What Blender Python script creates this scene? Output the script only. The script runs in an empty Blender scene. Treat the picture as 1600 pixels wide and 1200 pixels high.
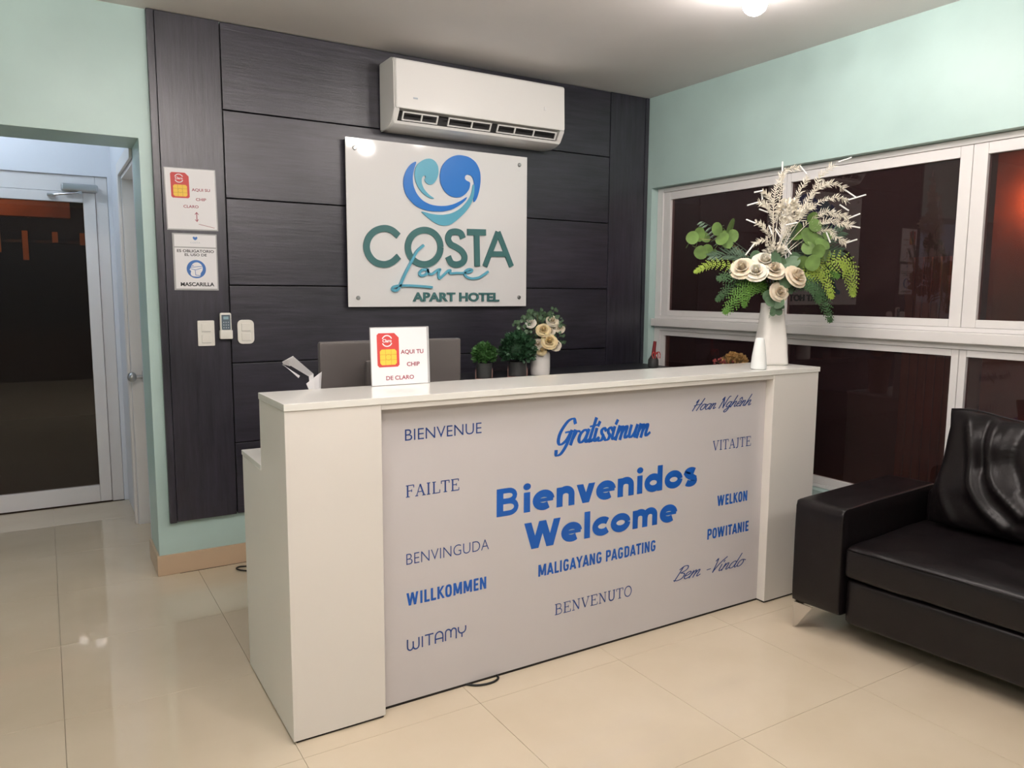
import bpy, bmesh, math, random
from mathutils import Vector, Matrix, noise
from mathutils.geometry import tessellate_polygon
random.seed(7)
PI = math.pi
S = bpy.context.scene
COL = S.collection

# ------------------------------------------------------------------ camera, world, exposure
cd = bpy.data.cameras.new('camera'); cam = bpy.data.objects.new('camera', cd); COL.objects.link(cam)
cd.sensor_width = 36; cd.lens = 36 * 1192.4 / 1600; cd.clip_start = 0.02
R = Vector((0.85334533, -0.52131538, 0.0056584)); U = Vector((0.05680134, 0.10375644, 0.99297946)); F = Vector((0.51824256, 0.84703299, -0.11815149))
cam.matrix_world = Matrix(((R.x, U.x, -F.x, -3.4325), (R.y, U.y, -F.y, -3.9162), (R.z, U.z, -F.z, 1.375), (0, 0, 0, 1)))
S.camera = cam
w = bpy.data.worlds.new('night'); S.world = w; w.use_nodes = True
w.node_tree.nodes['Background'].inputs[0].default_value = (0.010, 0.008, 0.012, 1)
w.node_tree.nodes['Background'].inputs[1].default_value = 0.6
S.view_settings.view_transform = 'Standard'; S.view_settings.look = 'None'
S.view_settings.gamma = 1; S.view_settings.use_curve_mapping = False
S.view_settings.exposure = 0.2
CEIL = 2.634
BULB_W = 7.8          # emission strength scale of the ceiling bulbs
BULB_COL = (1.0, 0.925, 0.885)
HALL_COL = (0.78, 0.88, 1.0)

# ------------------------------------------------------------------ materials
def new_mat(name):
    m = bpy.data.materials.new(name); m.use_nodes = True
    return m, m.node_tree, m.node_tree.nodes['Principled BSDF']
def mat(name, col, rough=0.5, metal=0.0, spec=0.5, coat=0.0, bump=0.0, bscale=40, var=0.0, vscale=3, trans=0.0, ior=1.45, stretch=None, col2=None, emit=None, es=0, crough=0.05, sheen=0):
    m, nt, b = new_mat(name)
    b.inputs['Base Color'].default_value = (*col, 1); b.inputs['Roughness'].default_value = rough
    b.inputs['Metallic'].default_value = metal; b.inputs['Specular IOR Level'].default_value = spec
    b.inputs['Coat Weight'].default_value = coat; b.inputs['Coat Roughness'].default_value = crough
    b.inputs['Transmission Weight'].default_value = trans; b.inputs['IOR'].default_value = ior
    if emit: b.inputs['Emission Color'].default_value = (*emit, 1); b.inputs['Emission Strength'].default_value = es
    N, L = nt.nodes, nt.links
    if var or bump:
        tc = N.new('ShaderNodeTexCoord'); mp = N.new('ShaderNodeMapping'); L.new(tc.outputs['Object'], mp.inputs[0])
        if stretch: mp.inputs['Scale'].default_value = stretch
    if var:
        n = N.new('ShaderNodeTexNoise'); n.inputs['Scale'].default_value = vscale; n.inputs['Detail'].default_value = 6; L.new(mp.outputs[0], n.inputs[0])
        r = N.new('ShaderNodeValToRGB'); c2 = col2 or tuple(c * (1 - var) for c in col)
        r.color_ramp.elements[0].color = (*c2, 1); r.color_ramp.elements[1].color = (*(min(1, c * (1 + var * .3)) for c in col), 1)
        r.color_ramp.elements[0].position = .3; r.color_ramp.elements[1].position = .7
        L.new(n.outputs[0], r.inputs[0]); L.new(r.outputs[0], b.inputs['Base Color'])
    if bump:
        n = N.new('ShaderNodeTexNoise'); n.inputs['Scale'].default_value = bscale; n.inputs['Detail'].default_value = 5; L.new(mp.outputs[0], n.inputs[0])
        bp = N.new('ShaderNodeBump'); bp.inputs['Strength'].default_value = bump; bp.inputs['Distance'].default_value = .01
        L.new(n.outputs[0], bp.inputs['Height']); L.new(bp.outputs[0], b.inputs['Normal'])
    return m
M = {}
M['mint'] = mat('mint wall paint', (0.475, 0.635, 0.605), .38, var=.10, vscale=2.2, bump=.10, bscale=14)
M['white_wall'] = mat('white wall paint', (0.74, 0.77, 0.82), .55, bump=.06, bscale=18)
M['ceiling'] = mat('ceiling paint', (0.84, 0.80, 0.79), .75, bump=.05, bscale=10, var=.06, vscale=1.5)
M['room'] = mat('pale room wall', (0.50, 0.655, 0.61), .6, var=.05)
M['darkfront'] = mat('darkened unseen front wall', (0.03, 0.025, 0.025), .35)  # unseen wall behind the viewer, darkened so the hall door glass reflects black
M['grout'] = mat('beige grout', (0.49, 0.41, 0.30), .5)
M['skirt'] = mat('beige ceramic skirting', (0.60, 0.44, 0.30), .3, var=.06, vscale=5)
M['alu'] = mat('white window frame enamel', (0.78, 0.76, 0.75), .32)
M['alu_dark'] = mat('seal shadow gap', (0.12, 0.12, 0.12), .6)
M['laminate'] = mat('white desk laminate', (0.80, 0.765, 0.715), .30, var=.02)
M['topplate'] = mat('white glossy desk top', (0.86, 0.85, 0.80), .16, coat=.3)
M['greyfront'] = mat('pale grey printed front', (0.62, 0.59, 0.595), .38)
M['blue'] = mat('royal blue vinyl', (0.010, 0.105, 0.46), .4)
M['navy'] = mat('navy vinyl', (0.02, 0.06, 0.24), .4)
M['plinth'] = mat('dark plinth', (0.015, 0.012, 0.01), .6)
M['leather'] = mat('black leather', (0.0075, 0.0055, 0.0062), .34, spec=.34, bump=.06, bscale=160)
M['chrome'] = mat('brushed steel', (0.62, 0.60, 0.58), .22, metal=1)
M['steel'] = mat('satin steel', (0.5, 0.5, 0.5), .35, metal=1)
M['plastic'] = mat('white appliance plastic', (0.80, 0.785, 0.76), .22, coat=.2)
M['ivory'] = mat('ivory switch plastic', (0.78, 0.76, 0.70), .35)
M['dark'] = mat('dark cavity', (0.012, 0.010, 0.010), .6)
M['signboard'] = mat('white acrylic board', (0.80, 0.79, 0.78), .07)
M['teal_letter'] = mat('dark teal letter', (0.055, 0.165, 0.165), .4)
M['sky_letter'] = mat('light blue acrylic', (0.12, 0.43, 0.58), .35)
M['blue_letter'] = mat('bright blue acrylic', (0.022, 0.19, 0.62), .3)
M['paper'] = mat('white paper', (0.80, 0.79, 0.80), .6)
M['sleeve'] = mat('clear plastic sleeve edge', (0.42, 0.42, 0.42), .25)
M['red'] = mat('red print', (0.56, 0.06, 0.055), .5)
M['maroon'] = mat('maroon print', (0.30, 0.05, 0.08), .5)
M['yellow'] = mat('yellow print', (0.85, 0.55, 0.07), .5)
M['ochre'] = mat('ochre print', (0.60, 0.36, 0.05), .5)
M['black'] = mat('black print', (0.02, 0.02, 0.025), .5)
M['signblue'] = mat('safety blue print', (0.05, 0.16, 0.45), .5)
M['greytext'] = mat('pale grey print', (0.45, 0.50, 0.55), .5)
M['monitor'] = mat('dark grey monitor shell', (0.085, 0.075, 0.072), .42)
M['ceramic'] = mat('white ceramic', (0.80, 0.77, 0.73), .20, coat=.4)
M['ceramic2'] = mat('cool white porcelain', (0.86, 0.88, 0.87), .15, coat=.4)
M['pot'] = mat('dark grey pot', (0.045, 0.046, 0.046), .5)
M['rose_glass'] = mat('pink holder rim', (0.30, 0.17, 0.15), .2)
M['remote'] = mat('slate remote face', (0.10, 0.14, 0.17), .4)
M['screen'] = mat('remote display', (0.30, 0.45, 0.50), .3)
M['leaf'] = mat('eucalyptus green', (0.125, 0.215, 0.055), .42, var=.45, vscale=18)
M['leaf2'] = mat('dusty green leaf', (0.09, 0.16, 0.085), .5, var=.3, vscale=18)
M['fern'] = mat('fern green', (0.075, 0.19, 0.02), .5, var=.3, vscale=12)
M['fern_y'] = mat('yellow green fern', (0.21, 0.30, 0.03), .5, var=.3, vscale=12)
M['fern_d'] = mat('dark fern green', (0.03, 0.085, 0.025), .5, var=.3, vscale=12)
M['palm'] = mat('grey green palm', (0.06, 0.105, 0.065), .45, var=.3, vscale=12)
M['topiary'] = mat('topiary green', (0.045, 0.14, 0.03), .5, var=.5, vscale=25)
M['topiary_d'] = mat('dark topiary green', (0.025, 0.085, 0.035), .5, var=.5, vscale=25)
M['rose'] = mat('cream rose petal', (0.76, 0.66, 0.51), .5, var=.12, vscale=20)
M['rose_w'] = mat('white rose petal', (0.78, 0.73, 0.62), .5, var=.08, vscale=20)
M['rose_y'] = mat('buttery rose petal', (0.80, 0.64, 0.36), .5, var=.15, vscale=25)
M['spray'] = mat('cream dried spray', (0.78, 0.73, 0.62), .6)
M['tip'] = mat('white spray tip', (0.90, 0.89, 0.87), .5)
M['stem'] = mat('brown stem', (0.13, 0.09, 0.04), .6)
M['dried'] = mat('dried ochre flower', (0.55, 0.33, 0.12), .6, var=.4, vscale=30)
M['berry'] = mat('dark red berry', (0.22, 0.03, 0.03), .35)
M['cork'] = mat('woven basket', (0.30, 0.18, 0.08), .7)
M['cable'] = mat('black cable', (0.01, 0.01, 0.01), .5)
M['credenza'] = mat('dark stained board', (0.020, 0.020, 0.026), .45)
M['bottle_red'] = mat('red lacquer', (0.20, 0.015, 0.02), .3)
M['terracotta'] = mat('terracotta paint', (0.50, 0.16, 0.07), .7, var=.35, vscale=4)
M['slat'] = mat('orange stained timber', (0.55, 0.20, 0.07), .6, var=.3, vscale=3)
M['ground'] = mat('outdoor paving', (0.06, 0.05, 0.045), .8)
M['darkwall'] = mat('outdoor dark render', (0.07, 0.05, 0.045), .8)

for k_ in ('rose', 'rose_w', 'rose_y'):
    b_ = M[k_].node_tree.nodes['Principled BSDF']; b_.inputs['Subsurface Weight'].default_value = .6; b_.inputs['Subsurface Scale'].default_value = .012; b_.inputs['Subsurface Radius'].default_value = (1, .8, .6)

def wood(name, stretch):
    m, nt, b = new_mat(name); N, L = nt.nodes, nt.links
    tc = N.new('ShaderNodeTexCoord'); mp = N.new('ShaderNodeMapping'); mp.inputs['Scale'].default_value = stretch
    L.new(tc.outputs['Object'], mp.inputs[0])
    n1 = N.new('ShaderNodeTexNoise'); n1.inputs['Scale'].default_value = 20; n1.inputs['Detail'].default_value = 8; n1.inputs['Roughness'].default_value = .7
    n2 = N.new('ShaderNodeTexNoise'); n2.inputs['Scale'].default_value = 1.6; n2.inputs['Detail'].default_value = 4
    L.new(mp.outputs[0], n1.inputs[0]); L.new(tc.outputs['Object'], n2.inputs[0])
    r = N.new('ShaderNodeValToRGB'); e = r.color_ramp.elements
    e[0].position = .36; e[0].color = (0.0050, 0.0054, 0.0105, 1); e[1].position = .66; e[1].color = (0.040, 0.036, 0.052, 1)
    mx = N.new('ShaderNodeMath'); mx.operation = 'MULTIPLY_ADD'; mx.inputs[1].default_value = .6
    h = N.new('ShaderNodeMath'); h.operation = 'MULTIPLY'; h.inputs[1].default_value = .4; L.new(n2.outputs[0], h.inputs[0])
    L.new(n1.outputs[0], mx.inputs[0]); L.new(h.outputs[0], mx.inputs[2]); L.new(mx.outputs[0], r.inputs[0]); L.new(r.outputs[0], b.inputs['Base Color'])
    bp = N.new('ShaderNodeBump'); bp.inputs['Strength'].default_value = .3; bp.inputs['Distance'].default_value = .004
    L.new(n1.outputs[0], bp.inputs['Height']); L.new(bp.outputs[0], b.inputs['Normal'])
    b.inputs['Roughness'].default_value = .35; b.inputs['Specular IOR Level'].default_value = .7
    return m
M['wood_h'] = wood('black brown timber horizontal grain', (.16, 1, 2.0))
M['wood_v'] = wood('black brown timber vertical grain', (2.0, 1, .16))

def tile_mat():
    m, nt, b = new_mat('polished cream porcelain'); N, L = nt.nodes, nt.links
    g = N.new('ShaderNodeNewGeometry'); oi = N.new('ShaderNodeObjectInfo')
    n = N.new('ShaderNodeTexNoise'); n.inputs['Scale'].default_value = 3.0; n.inputs['Detail'].default_value = 6; L.new(g.outputs['Position'], n.inputs[0])
    r = N.new('ShaderNodeValToRGB'); r.color_ramp.elements[0].position = .25; r.color_ramp.elements[1].position = .75
    r.color_ramp.elements[0].color = (0.585, 0.495, 0.365, 1); r.color_ramp.elements[1].color = (0.655, 0.565, 0.43, 1)
    L.new(n.outputs[0], r.inputs[0]); L.new(r.outputs[0], b.inputs['Base Color'])
    b.inputs['Roughness'].default_value = .03; b.inputs['IOR'].default_value = 1.55
    return m
M['tile'] = tile_mat()
def glass(name, tint, film):
    m, nt, b = new_mat(name)
    b.inputs['Base Color'].default_value = (*tint, 1); b.inputs['Roughness'].default_value = 0.0
    b.inputs['Transmission Weight'].default_value = film; b.inputs['IOR'].default_value = 1.5
    return m
M['glass'] = glass('bronze tinted glass', (0.28, 0.155, 0.155), .93)
M['doorglass'] = glass('dark door glass', (0.62, 0.60, 0.58), .985)
M['bulb'] = mat('lit bulb', (1, 1, 1), .4, emit=BULB_COL, es=100)
M['hallbulb'] = mat('lit hall bulb', (1, 1, 1), .4, emit=HALL_COL, es=100)
M['warmbulb'] = mat('lit warm bulb', (1, .8, .6), .4, emit=(1, .55, .25), es=100)

# ------------------------------------------------------------------ helpers
def obj(name, bm, m, parent=None, smooth=False, kind=None, label=None, cat=None, group=None):
    me = bpy.data.meshes.new(name)
    if isinstance(bm, bmesh.types.BMesh):
        bmesh.ops.recalc_face_normals(bm, faces=bm.faces[:]); bm.to_mesh(me); bm.free()
    for x in (m if isinstance(m, (list, tuple)) else [m]): me.materials.append(x)
    if smooth:
        for p in me.polygons: p.use_smooth = True
        if smooth != 'all': me.set_sharp_from_angle(angle=math.radians(38))
    o = bpy.data.objects.new(name, me); COL.objects.link(o)
    if smooth is True: md = o.modifiers.new('wn', 'WEIGHTED_NORMAL'); md.keep_sharp = True
    if parent: o.parent = parent
    tag(o, label, cat, group, kind)
    return o
def tag(o, label=None, cat=None, group=None, kind=None):
    if label: o['label'] = label
    if cat: o['category'] = cat
    if group: o['group'] = group
    if kind: o['kind'] = kind
    return o
def thing(name, label, cat, loc=(0, 0, 0), rz=0, group=None, kind=None):
    o = bpy.data.objects.new(name, None); COL.objects.link(o); o.location = loc; o.rotation_euler = (0, 0, rz)
    return tag(o, label, cat, group, kind)
def copy_tree(o, parent=None):
    c = o.copy(); COL.objects.link(c); c.parent = parent
    for ch in list(o.children): copy_tree(ch, c)
    return c
def box(bm, x0, x1, y0, y1, z0, z1, bev=0, seg=2):
    g = bmesh.ops.create_cube(bm, size=1)
    vs = g['verts']
    for v in vs:
        v.co = Vector(((x0 + x1) / 2 + v.co.x * (x1 - x0), (y0 + y1) / 2 + v.co.y * (y1 - y0), (z0 + z1) / 2 + v.co.z * (z1 - z0)))
    if bev:
        es = list({e for v in vs for e in v.link_edges})
        bmesh.ops.bevel(bm, geom=es, offset=bev, segments=seg, affect='EDGES', profile=.5)
    return vs
def BX(name, m, parent, x0, x1, y0, y1, z0, z1, bev=0, **k):
    bm = bmesh.new(); box(bm, x0, x1, y0, y1, z0, z1, bev); return obj(name, bm, m, parent, smooth=bool(bev), **k)
def cyl(bm, p0, p1, r0, r1=None, n=16, cap=True):
    p0, p1 = Vector(p0), Vector(p1); r1 = r0 if r1 is None else r1
    d = p1 - p0; g = bmesh.ops.create_cone(bm, cap_ends=cap, segments=n, radius1=r0, radius2=r1, depth=d.length)
    q = d.to_track_quat('Z', 'Y').to_matrix().to_4x4()
    bmesh.ops.transform(bm, matrix=Matrix.Translation((p0 + p1) / 2) @ q, verts=g['verts'])
def ball(bm, c, r, n=12, sc=(1, 1, 1)):
    g = bmesh.ops.create_uvsphere(bm, u_segments=n, v_segments=max(6, n // 2 + 1), radius=r)
    for v in g['verts']: v.co = Vector((v.co.x * sc[0], v.co.y * sc[1], v.co.z * sc[2])) + Vector(c)
def lathe(bm, prof, n=32, c=(0, 0)):
    rings = []
    for r, z in prof:
        rings.append([bm.verts.new((c[0] + r * math.cos(2 * PI * i / n), c[1] + r * math.sin(2 * PI * i / n), z)) for i in range(n)])
    for a, b in zip(rings, rings[1:]):
        for i in range(n): bm.faces.new((a[i], a[(i + 1) % n], b[(i + 1) % n], b[i]))
    bm.faces.new(rings[0][::-1]); bm.faces.new(rings[-1])
def tube(bm, pts, r, n=8, r1=None):
    pts = [Vector(p) for p in pts]; rings = []
    for i, p in enumerate(pts):
        d = (pts[min(i + 1, len(pts) - 1)] - pts[max(i - 1, 0)]).normalized()
        a = d.cross(Vector((0, 0, 1))) if abs(d.z) < .95 else d.cross(Vector((0, 1, 0)))
        a.normalize(); b = d.cross(a)
        rr = r if r1 is None else r + (r1 - r) * i / (len(pts) - 1)
        rings.append([bm.verts.new(p + rr * (a * math.cos(2 * PI * k / n) + b * math.sin(2 * PI * k / n))) for k in range(n)])
    for u, v in zip(rings, rings[1:]):
        for k in range(n): bm.faces.new((u[k], u[(k + 1) % n], v[(k + 1) % n], v[k]))
    bm.faces.new(rings[0]); bm.faces.new(rings[-1][::-1])
def smooth_pts(P, k=6, closed=False):
    P = [Vector(p) for p in P]; n = len(P); out = []
    if n < 3: return P
    for i in range(n if closed else n - 1):
        if closed: a, b, c, d = P[i - 1], P[i], P[(i + 1) % n], P[(i + 2) % n]
        else: a, b, c, d = P[max(i - 1, 0)], P[i], P[i + 1], P[min(i + 2, n - 1)]
        for j in range(k):
            t = j / k
            out.append(.5 * ((2 * b) + (c - a) * t + (2 * a - 5 * b + 4 * c - d) * t * t + (3 * b - a - 3 * c + d) * t ** 3))
    if not closed: out.append(P[-1])
    return out
def chaikin(P, k=2):
    P = [Vector((p[0], p[1])) for p in P]
    for _ in range(k):
        Q = []
        for i in range(len(P)):
            a, b = P[i], P[(i + 1) % len(P)]; Q += [a * .78 + b * .22, a * .22 + b * .78]
        P = Q
    return P
def plate(bm, pts, y, t):
    """extrude the outline pts (x, z) from y (front) to y + t (back)"""
    a = [bm.verts.new((p[0], y, p[1])) for p in pts]
    for tri_ in tessellate_polygon([[Vector((p[0], p[1], 0)) for p in pts]]):
        try: bm.faces.new([a[i] for i in tri_])
        except ValueError: pass
    if t:
        b = [bm.verts.new((p[0], y + t, p[1])) for p in pts]
        for i in range(len(a)): bm.faces.new((a[i], a[(i + 1) % len(a)], b[(i + 1) % len(a)], b[i]))
def ribbon(bm, pts, hw, y, t=0, cap=False):
    """stroke of half-width hw along pts (x, z), at depth y, thickness t"""
    pts = [Vector((p[0], p[1])) for p in pts]
    pts = [p for i, p in enumerate(pts) if i == 0 or (p - pts[i - 1]).length > 1e-5]
    if isinstance(hw, list): hw = (hw + [hw[-1]])[:len(pts)]
    n = len(pts); L_, R_ = [], []
    for i, p in enumerate(pts):
        d0 = (p - pts[i - 1]).normalized() if i else None
        d1 = (pts[i + 1] - p).normalized() if i < n - 1 else None
        d = ((d0 or d1) + (d1 or d0)); d = d.normalized() if d.length > 1e-6 else (d0 or d1)
        nn = Vector((-d.y, d.x)); k = 1.0
        if d0 and d1: k = 1 / max(.5, nn.dot(Vector((-d1.y, d1.x))))
        h = hw[i] if isinstance(hw, list) else hw
        q = p
        if cap and i == 0: q = p - d * h
        if cap and i == n - 1: q = p + d * h
        L_.append(q + nn * h * k); R_.append(q - nn * h * k)
    V = [[bm.verts.new((q.x, yy, q.y)) for q in side] for side in (L_, R_) for yy in ((y, y + t) if t else (y,))]
    if t:
        lf, lb, rf, rb = V
        for i in range(n - 1):
            for a, b in ((lf, rf), (rf, rb), (rb, lb), (lb, lf)): bm.faces.new((a[i], a[i + 1], b[i + 1], b[i]))
        bm.faces.new((lf[0], rf[0], rb[0], lb[0])); bm.faces.new((lf[-1], lb[-1], rb[-1], rf[-1]))
    else:
        l, r = V
        for i in range(n - 1): bm.faces.new((l[i], l[i + 1], r[i + 1], r[i]))

# ---- lettering
def text_bm(s, bold=0.0, t=0.0):
    cu = bpy.data.curves.new('t', 'FONT'); cu.body = s; cu.size = 1; cu.offset = bold; cu.extrude = t; cu.resolution_u = 4
    o = bpy.data.objects.new('t', cu); COL.objects.link(o)
    dg = bpy.context.evaluated_depsgraph_get(); dg.update()
    me = bpy.data.meshes.new_from_object(o.evaluated_get(dg))
    bpy.data.objects.remove(o); bpy.data.curves.remove(cu)
    bm = bmesh.new(); bm.from_mesh(me); bpy.data.meshes.remove(me)
    return bm
_caps = {}
def caph(bold):
    if bold not in _caps:
        b = text_bm('H', bold); _caps[bold] = max(v.co.y for v in b.verts) - min(v.co.y for v in b.verts); b.free()
    return _caps[bold]
def place2d(bm, xa, xb, z, h, cap, y, slope=0.0, raised=0):
    """letter mesh (u, v, w) -> wall plane facing -y"""
    u0 = min(v.co.x for v in bm.verts); u1 = max(v.co.x for v in bm.verts); k = (xb - xa) / (u1 - u0)
    for v in bm.verts:
        u, vv, ww = v.co; x = xa + (u - u0) * k
        v.co = Vector((x, y - (raised if ww > 0 else 0), z + vv * h / cap + slope * (x - xa)))
def print_text(s, xa, xb, z, h, y, m, parent, bold=0.0, name='lettering', slope=0, t=0, track=None):
    bm = text_bm(s, bold, .01 if t else 0); off = bold
    for v in bm.verts: v.co.y += off * .5
    place2d(bm, xa, xb, z, h, caph(bold), y, slope, t)
    return obj(name, bm, m, parent)
SER = {  # serif capitals: strokes (points, thick?)
 'F': (.78, [([(.2, 0), (.2, 1)], 1), ([(.05, 1), (.74, 1)], 0), ([(.2, .52), (.55, .52)], 0), ([(.05, 0), (.38, 0)], 0), ([(.74, 1.02), (.74, .78)], 0), ([(.55, .64), (.55, .4)], 0)]),
 'E': (.82, [([(.2, 0), (.2, 1)], 1), ([(.05, 1), (.74, 1)], 0), ([(.2, .52), (.55, .52)], 0), ([(.05, 0), (.76, 0)], 0), ([(.74, 1.02), (.74, .8)], 0), ([(.55, .64), (.55, .4)], 0), ([(.78, -.02), (.78, .24)], 0)]),
 'A': (.9, [([(.12, 0), (.44, 1)], 0), ([(.44, 1), (.78, 0)], 1), ([(.22, .34), (.64, .34)], 0), ([(0, 0), (.26, 0)], 0), ([(.62, 0), (.92, 0)], 0)]),
 'I': (.42, [([(.2, 0), (.2, 1)], 1), ([(.05, 1), (.36, 1)], 0), ([(.05, 0), (.36, 0)], 0)]),
 'L': (.75, [([(.2, 0), (.2, 1)], 1), ([(.05, 1), (.38, 1)], 0), ([(.05, 0), (.7, 0)], 0), ([(.72, -.02), (.72, .28)], 0)]),
 'T': (.8, [([(.4, 0), (.4, 1)], 1), ([(.04, 1), (.76, 1)], 0), ([(.24, 0), (.56, 0)], 0), ([(.04, 1.02), (.04, .76)], 0), ([(.76, 1.02), (.76, .76)], 0)]),
 'V': (.86, [([(.1, 1), (.42, 0)], 1), ([(.42, 0), (.76, 1)], 0), ([(0, 1), (.26, 1)], 0), ([(.6, 1), (.88, 1)], 0)]),
 'J': (.5, [([(.3, 1), (.3, .2), (.22, .0), (.06, -.06)], 1), ([(.14, 1), (.48, 1)], 0)]),
 'N': (.92, [([(.18, 0), (.18, 1)], 0), ([(.18, 1), (.74, 0)], 1), ([(.74, 0), (.74, 1)], 0), ([(.02, 1), (.24, 1)], 0), ([(.05, 0), (.32, 0)], 0), ([(.6, 1), (.88, 1)], 0)]),
 'U': (.88, [([(.18, 1), (.18, .3), (.28, .06), (.45, 0), (.62, .06), (.72, .3), (.72, 1)], 1), ([(.04, 1), (.34, 1)], 0), ([(.58, 1), (.86, 1)], 0)]),
 'B': (.8, [([(.2, 0), (.2, 1)], 1), ([(.05, 1), (.42, 1), (.62, .93), (.66, .77), (.6, .6), (.42, .54), (.2, .54)], .6), ([(.42, .54), (.66, .46), (.74, .27), (.66, .07), (.42, 0), (.05, 0)], .6)]),
 'O': (.95, [([(.46 + .38 * math.sin(i * PI / 10), .5 + .52 * math.cos(i * PI / 10)) for i in range(21)], .8)]),
}
SCR = {  # handwriting: x-height .5, cap 1
 'a': (.5, [[(.38, .42), (.22, .5), (.06, .35), (.05, .12), (.18, 0), (.34, .14), (.41, .46)], [(.41, .46), (.38, .1), (.46, 0), (.56, .1)]]),
 'd': (.54, [[(.38, .42), (.22, .5), (.06, .35), (.05, .12), (.18, 0), (.36, .16), (.44, 1.0)], [(.44, 1.), (.40, .2), (.48, 0), (.58, .1)]]),
 'e': (.4, [[(.03, .2), (.25, .28), (.32, .42), (.2, .5), (.06, .38), (.05, .12), (.18, 0), (.34, .06), (.46, .2)]]),
 'g': (.48, [[(.36, .42), (.2, .5), (.06, .35), (.06, .12), (.18, .03), (.34, .18), (.38, .48)], [(.38, .48), (.36, -.2), (.22, -.42), (.08, -.32), (.2, -.14), (.54, .1)]]),
 'h': (.5, [[(.04, 0.0), (.12, 1.0)], [(.05, .1), (.2, .42), (.32, .48), (.36, .38), (.34, .1), (.42, 0), (.54, .1)]]),
 'i': (.24, [[(.04, .46), (.05, .1), (.13, 0), (.26, .1)], [(.08, .66), (.10, .74)]]),
 'm': (.64, [[(.02, 0), (.05, .48)], [(.04, .2), (.16, .46), (.25, .44), (.25, 0)], [(.26, .2), (.37, .46), (.47, .44), (.46, .1), (.53, 0), (.66, .1)]]),
 'n': (.44, [[(.02, 0), (.05, .48)], [(.04, .2), (.17, .46), (.28, .44), (.27, .1), (.34, 0), (.46, .1)]]),
 'o': (.44, [[(.3, .46), (.18, .5), (.05, .35), (.05, .12), (.17, 0), (.32, .1), (.36, .32), (.28, .48), (.46, .42)]]),
 'r': (.32, [[(.03, 0), (.07, .48)], [(.06, .2), (.16, .46), (.30, .46)]]),
 's': (.33, [[(.27, .42), (.18, .5), (.08, .42), (.12, .29), (.22, .18), (.20, .03), (.08, -.01), (-.02, .08)]]),
 't': (.26, [[(.14, .9), (.09, .1), (.16, 0), (.28, .1)], [(-.04, .62), (.32, .66)]]),
 'u': (.46, [[(.03, .46), (.04, .12), (.14, 0), (.28, .14), (.34, .46)], [(.34, .46), (.33, .1), (.4, 0), (.5, .1)]]),
 'G': (.66, [[(.62, .85), (.5, 1.0), (.25, .9), (.05, .5), (.05, .15), (.2, 0), (.42, .15), (.54, .45)], [(.3, .47), (.62, .5)], [(.56, .48), (.5, 0), (.34, -.36), (.14, -.42), (.08, -.28)]]),
 'H': (.66, [[(.02, .72), (.14, .9), (.1, 0)], [(.58, 1.0), (.44, 0)], [(.0, .42), (.3, .5), (.62, .55)]]),
 'N': (.64, [[(.0, .75), (.12, .92), (.1, 0)], [(.12, .92), (.45, .02)], [(.45, .02), (.5, .9), (.64, 1.0)]]),
 'B': (.58, [[(.15, .95), (.08, 0)], [(0, .8), (.2, 1.0), (.45, .95), (.48, .7), (.2, .52)], [(.2, .52), (.5, .4), (.48, .1), (.25, 0), (.0, .06)]]),
 'V': (.54, [[(.0, .85), (.1, .95), (.2, .02)], [(.2, .02), (.38, .6), (.66, 1.0)]]),
 '-': (.4, [[(.08, .3), (.3, .33)]]), ' ': (.28, []),
 '^': (0, [[(-.36, .62), (-.24, .80), (-.12, .62)]]),
}
def stroke_word(s, font, xa, xb, z, h, y, m, parent, hw, shear=0.0, slope=0.0, name='lettering', thick=None, track=.08):
    bm = bmesh.new(); x = 0; paths = []
    for ch in s:
        adv, st = font[ch]
        for q in st:
            if font is CB: paths.append(([(x + a, b) for a, b in q], hw, False)); continue
            if font is SER: paths.append(([(x + a, b) for a, b in q[0]], hw * (1 if q[1] == 1 else (q[1] if q[1] else .55)), len(q[0]) > 4 or ch in 'JU'))
            else: paths.append(([(x + a + shear * b, b) for a, b in q], hw, True))
        x += adv + (track if font is SER else 0)
    u0 = min(a for p in paths for a, _ in p[0]); u1 = max(a for p in paths for a, _ in p[0]); k = (xb - xa) / (u1 - u0)
    yb_ = y
    for n_, (p, w_, sm) in enumerate(paths):
        y = yb_ - .00006 * (n_ % 7)
        q = [(xa + (a - u0) * k, z + b * h) for a, b in p]
        q = [(a, b + slope * (a - xa)) for a, b in q]
        if font is CB and len(p) == 2 and abs(p[0][0] - p[1][0]) > .01 and abs(p[0][1] - p[1][1]) > .3:
            e_ = hw * h * 1.02; plate(bm, [(q[0][0] - e_, q[0][1]), (q[0][0] + e_, q[0][1]), (q[1][0] + e_, q[1][1]), (q[1][0] - e_, q[1][1])], y, 0); continue
        if sm: q = [(v.x, v.y) for v in smooth_pts([(a, b, 0) for a, b in q], 6)]
        if font is SCR and thick:   # pen pressure: heavier on down strokes
            ws = []
            for i in range(len(q)):
                a = Vector(q[max(i - 1, 0)]); b = Vector(q[min(i + 1, len(q) - 1)]); d = (b - a).normalized() if (b - a).length else Vector((1, 0))
                ws.append(w_ * h * (.55 + thick * abs(d.y)))
            ribbon(bm, q, ws, y, cap=True)
        else: ribbon(bm, q, w_ * h, y, cap=(font is SCR))
    return obj(name, bm, m, parent)

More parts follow.
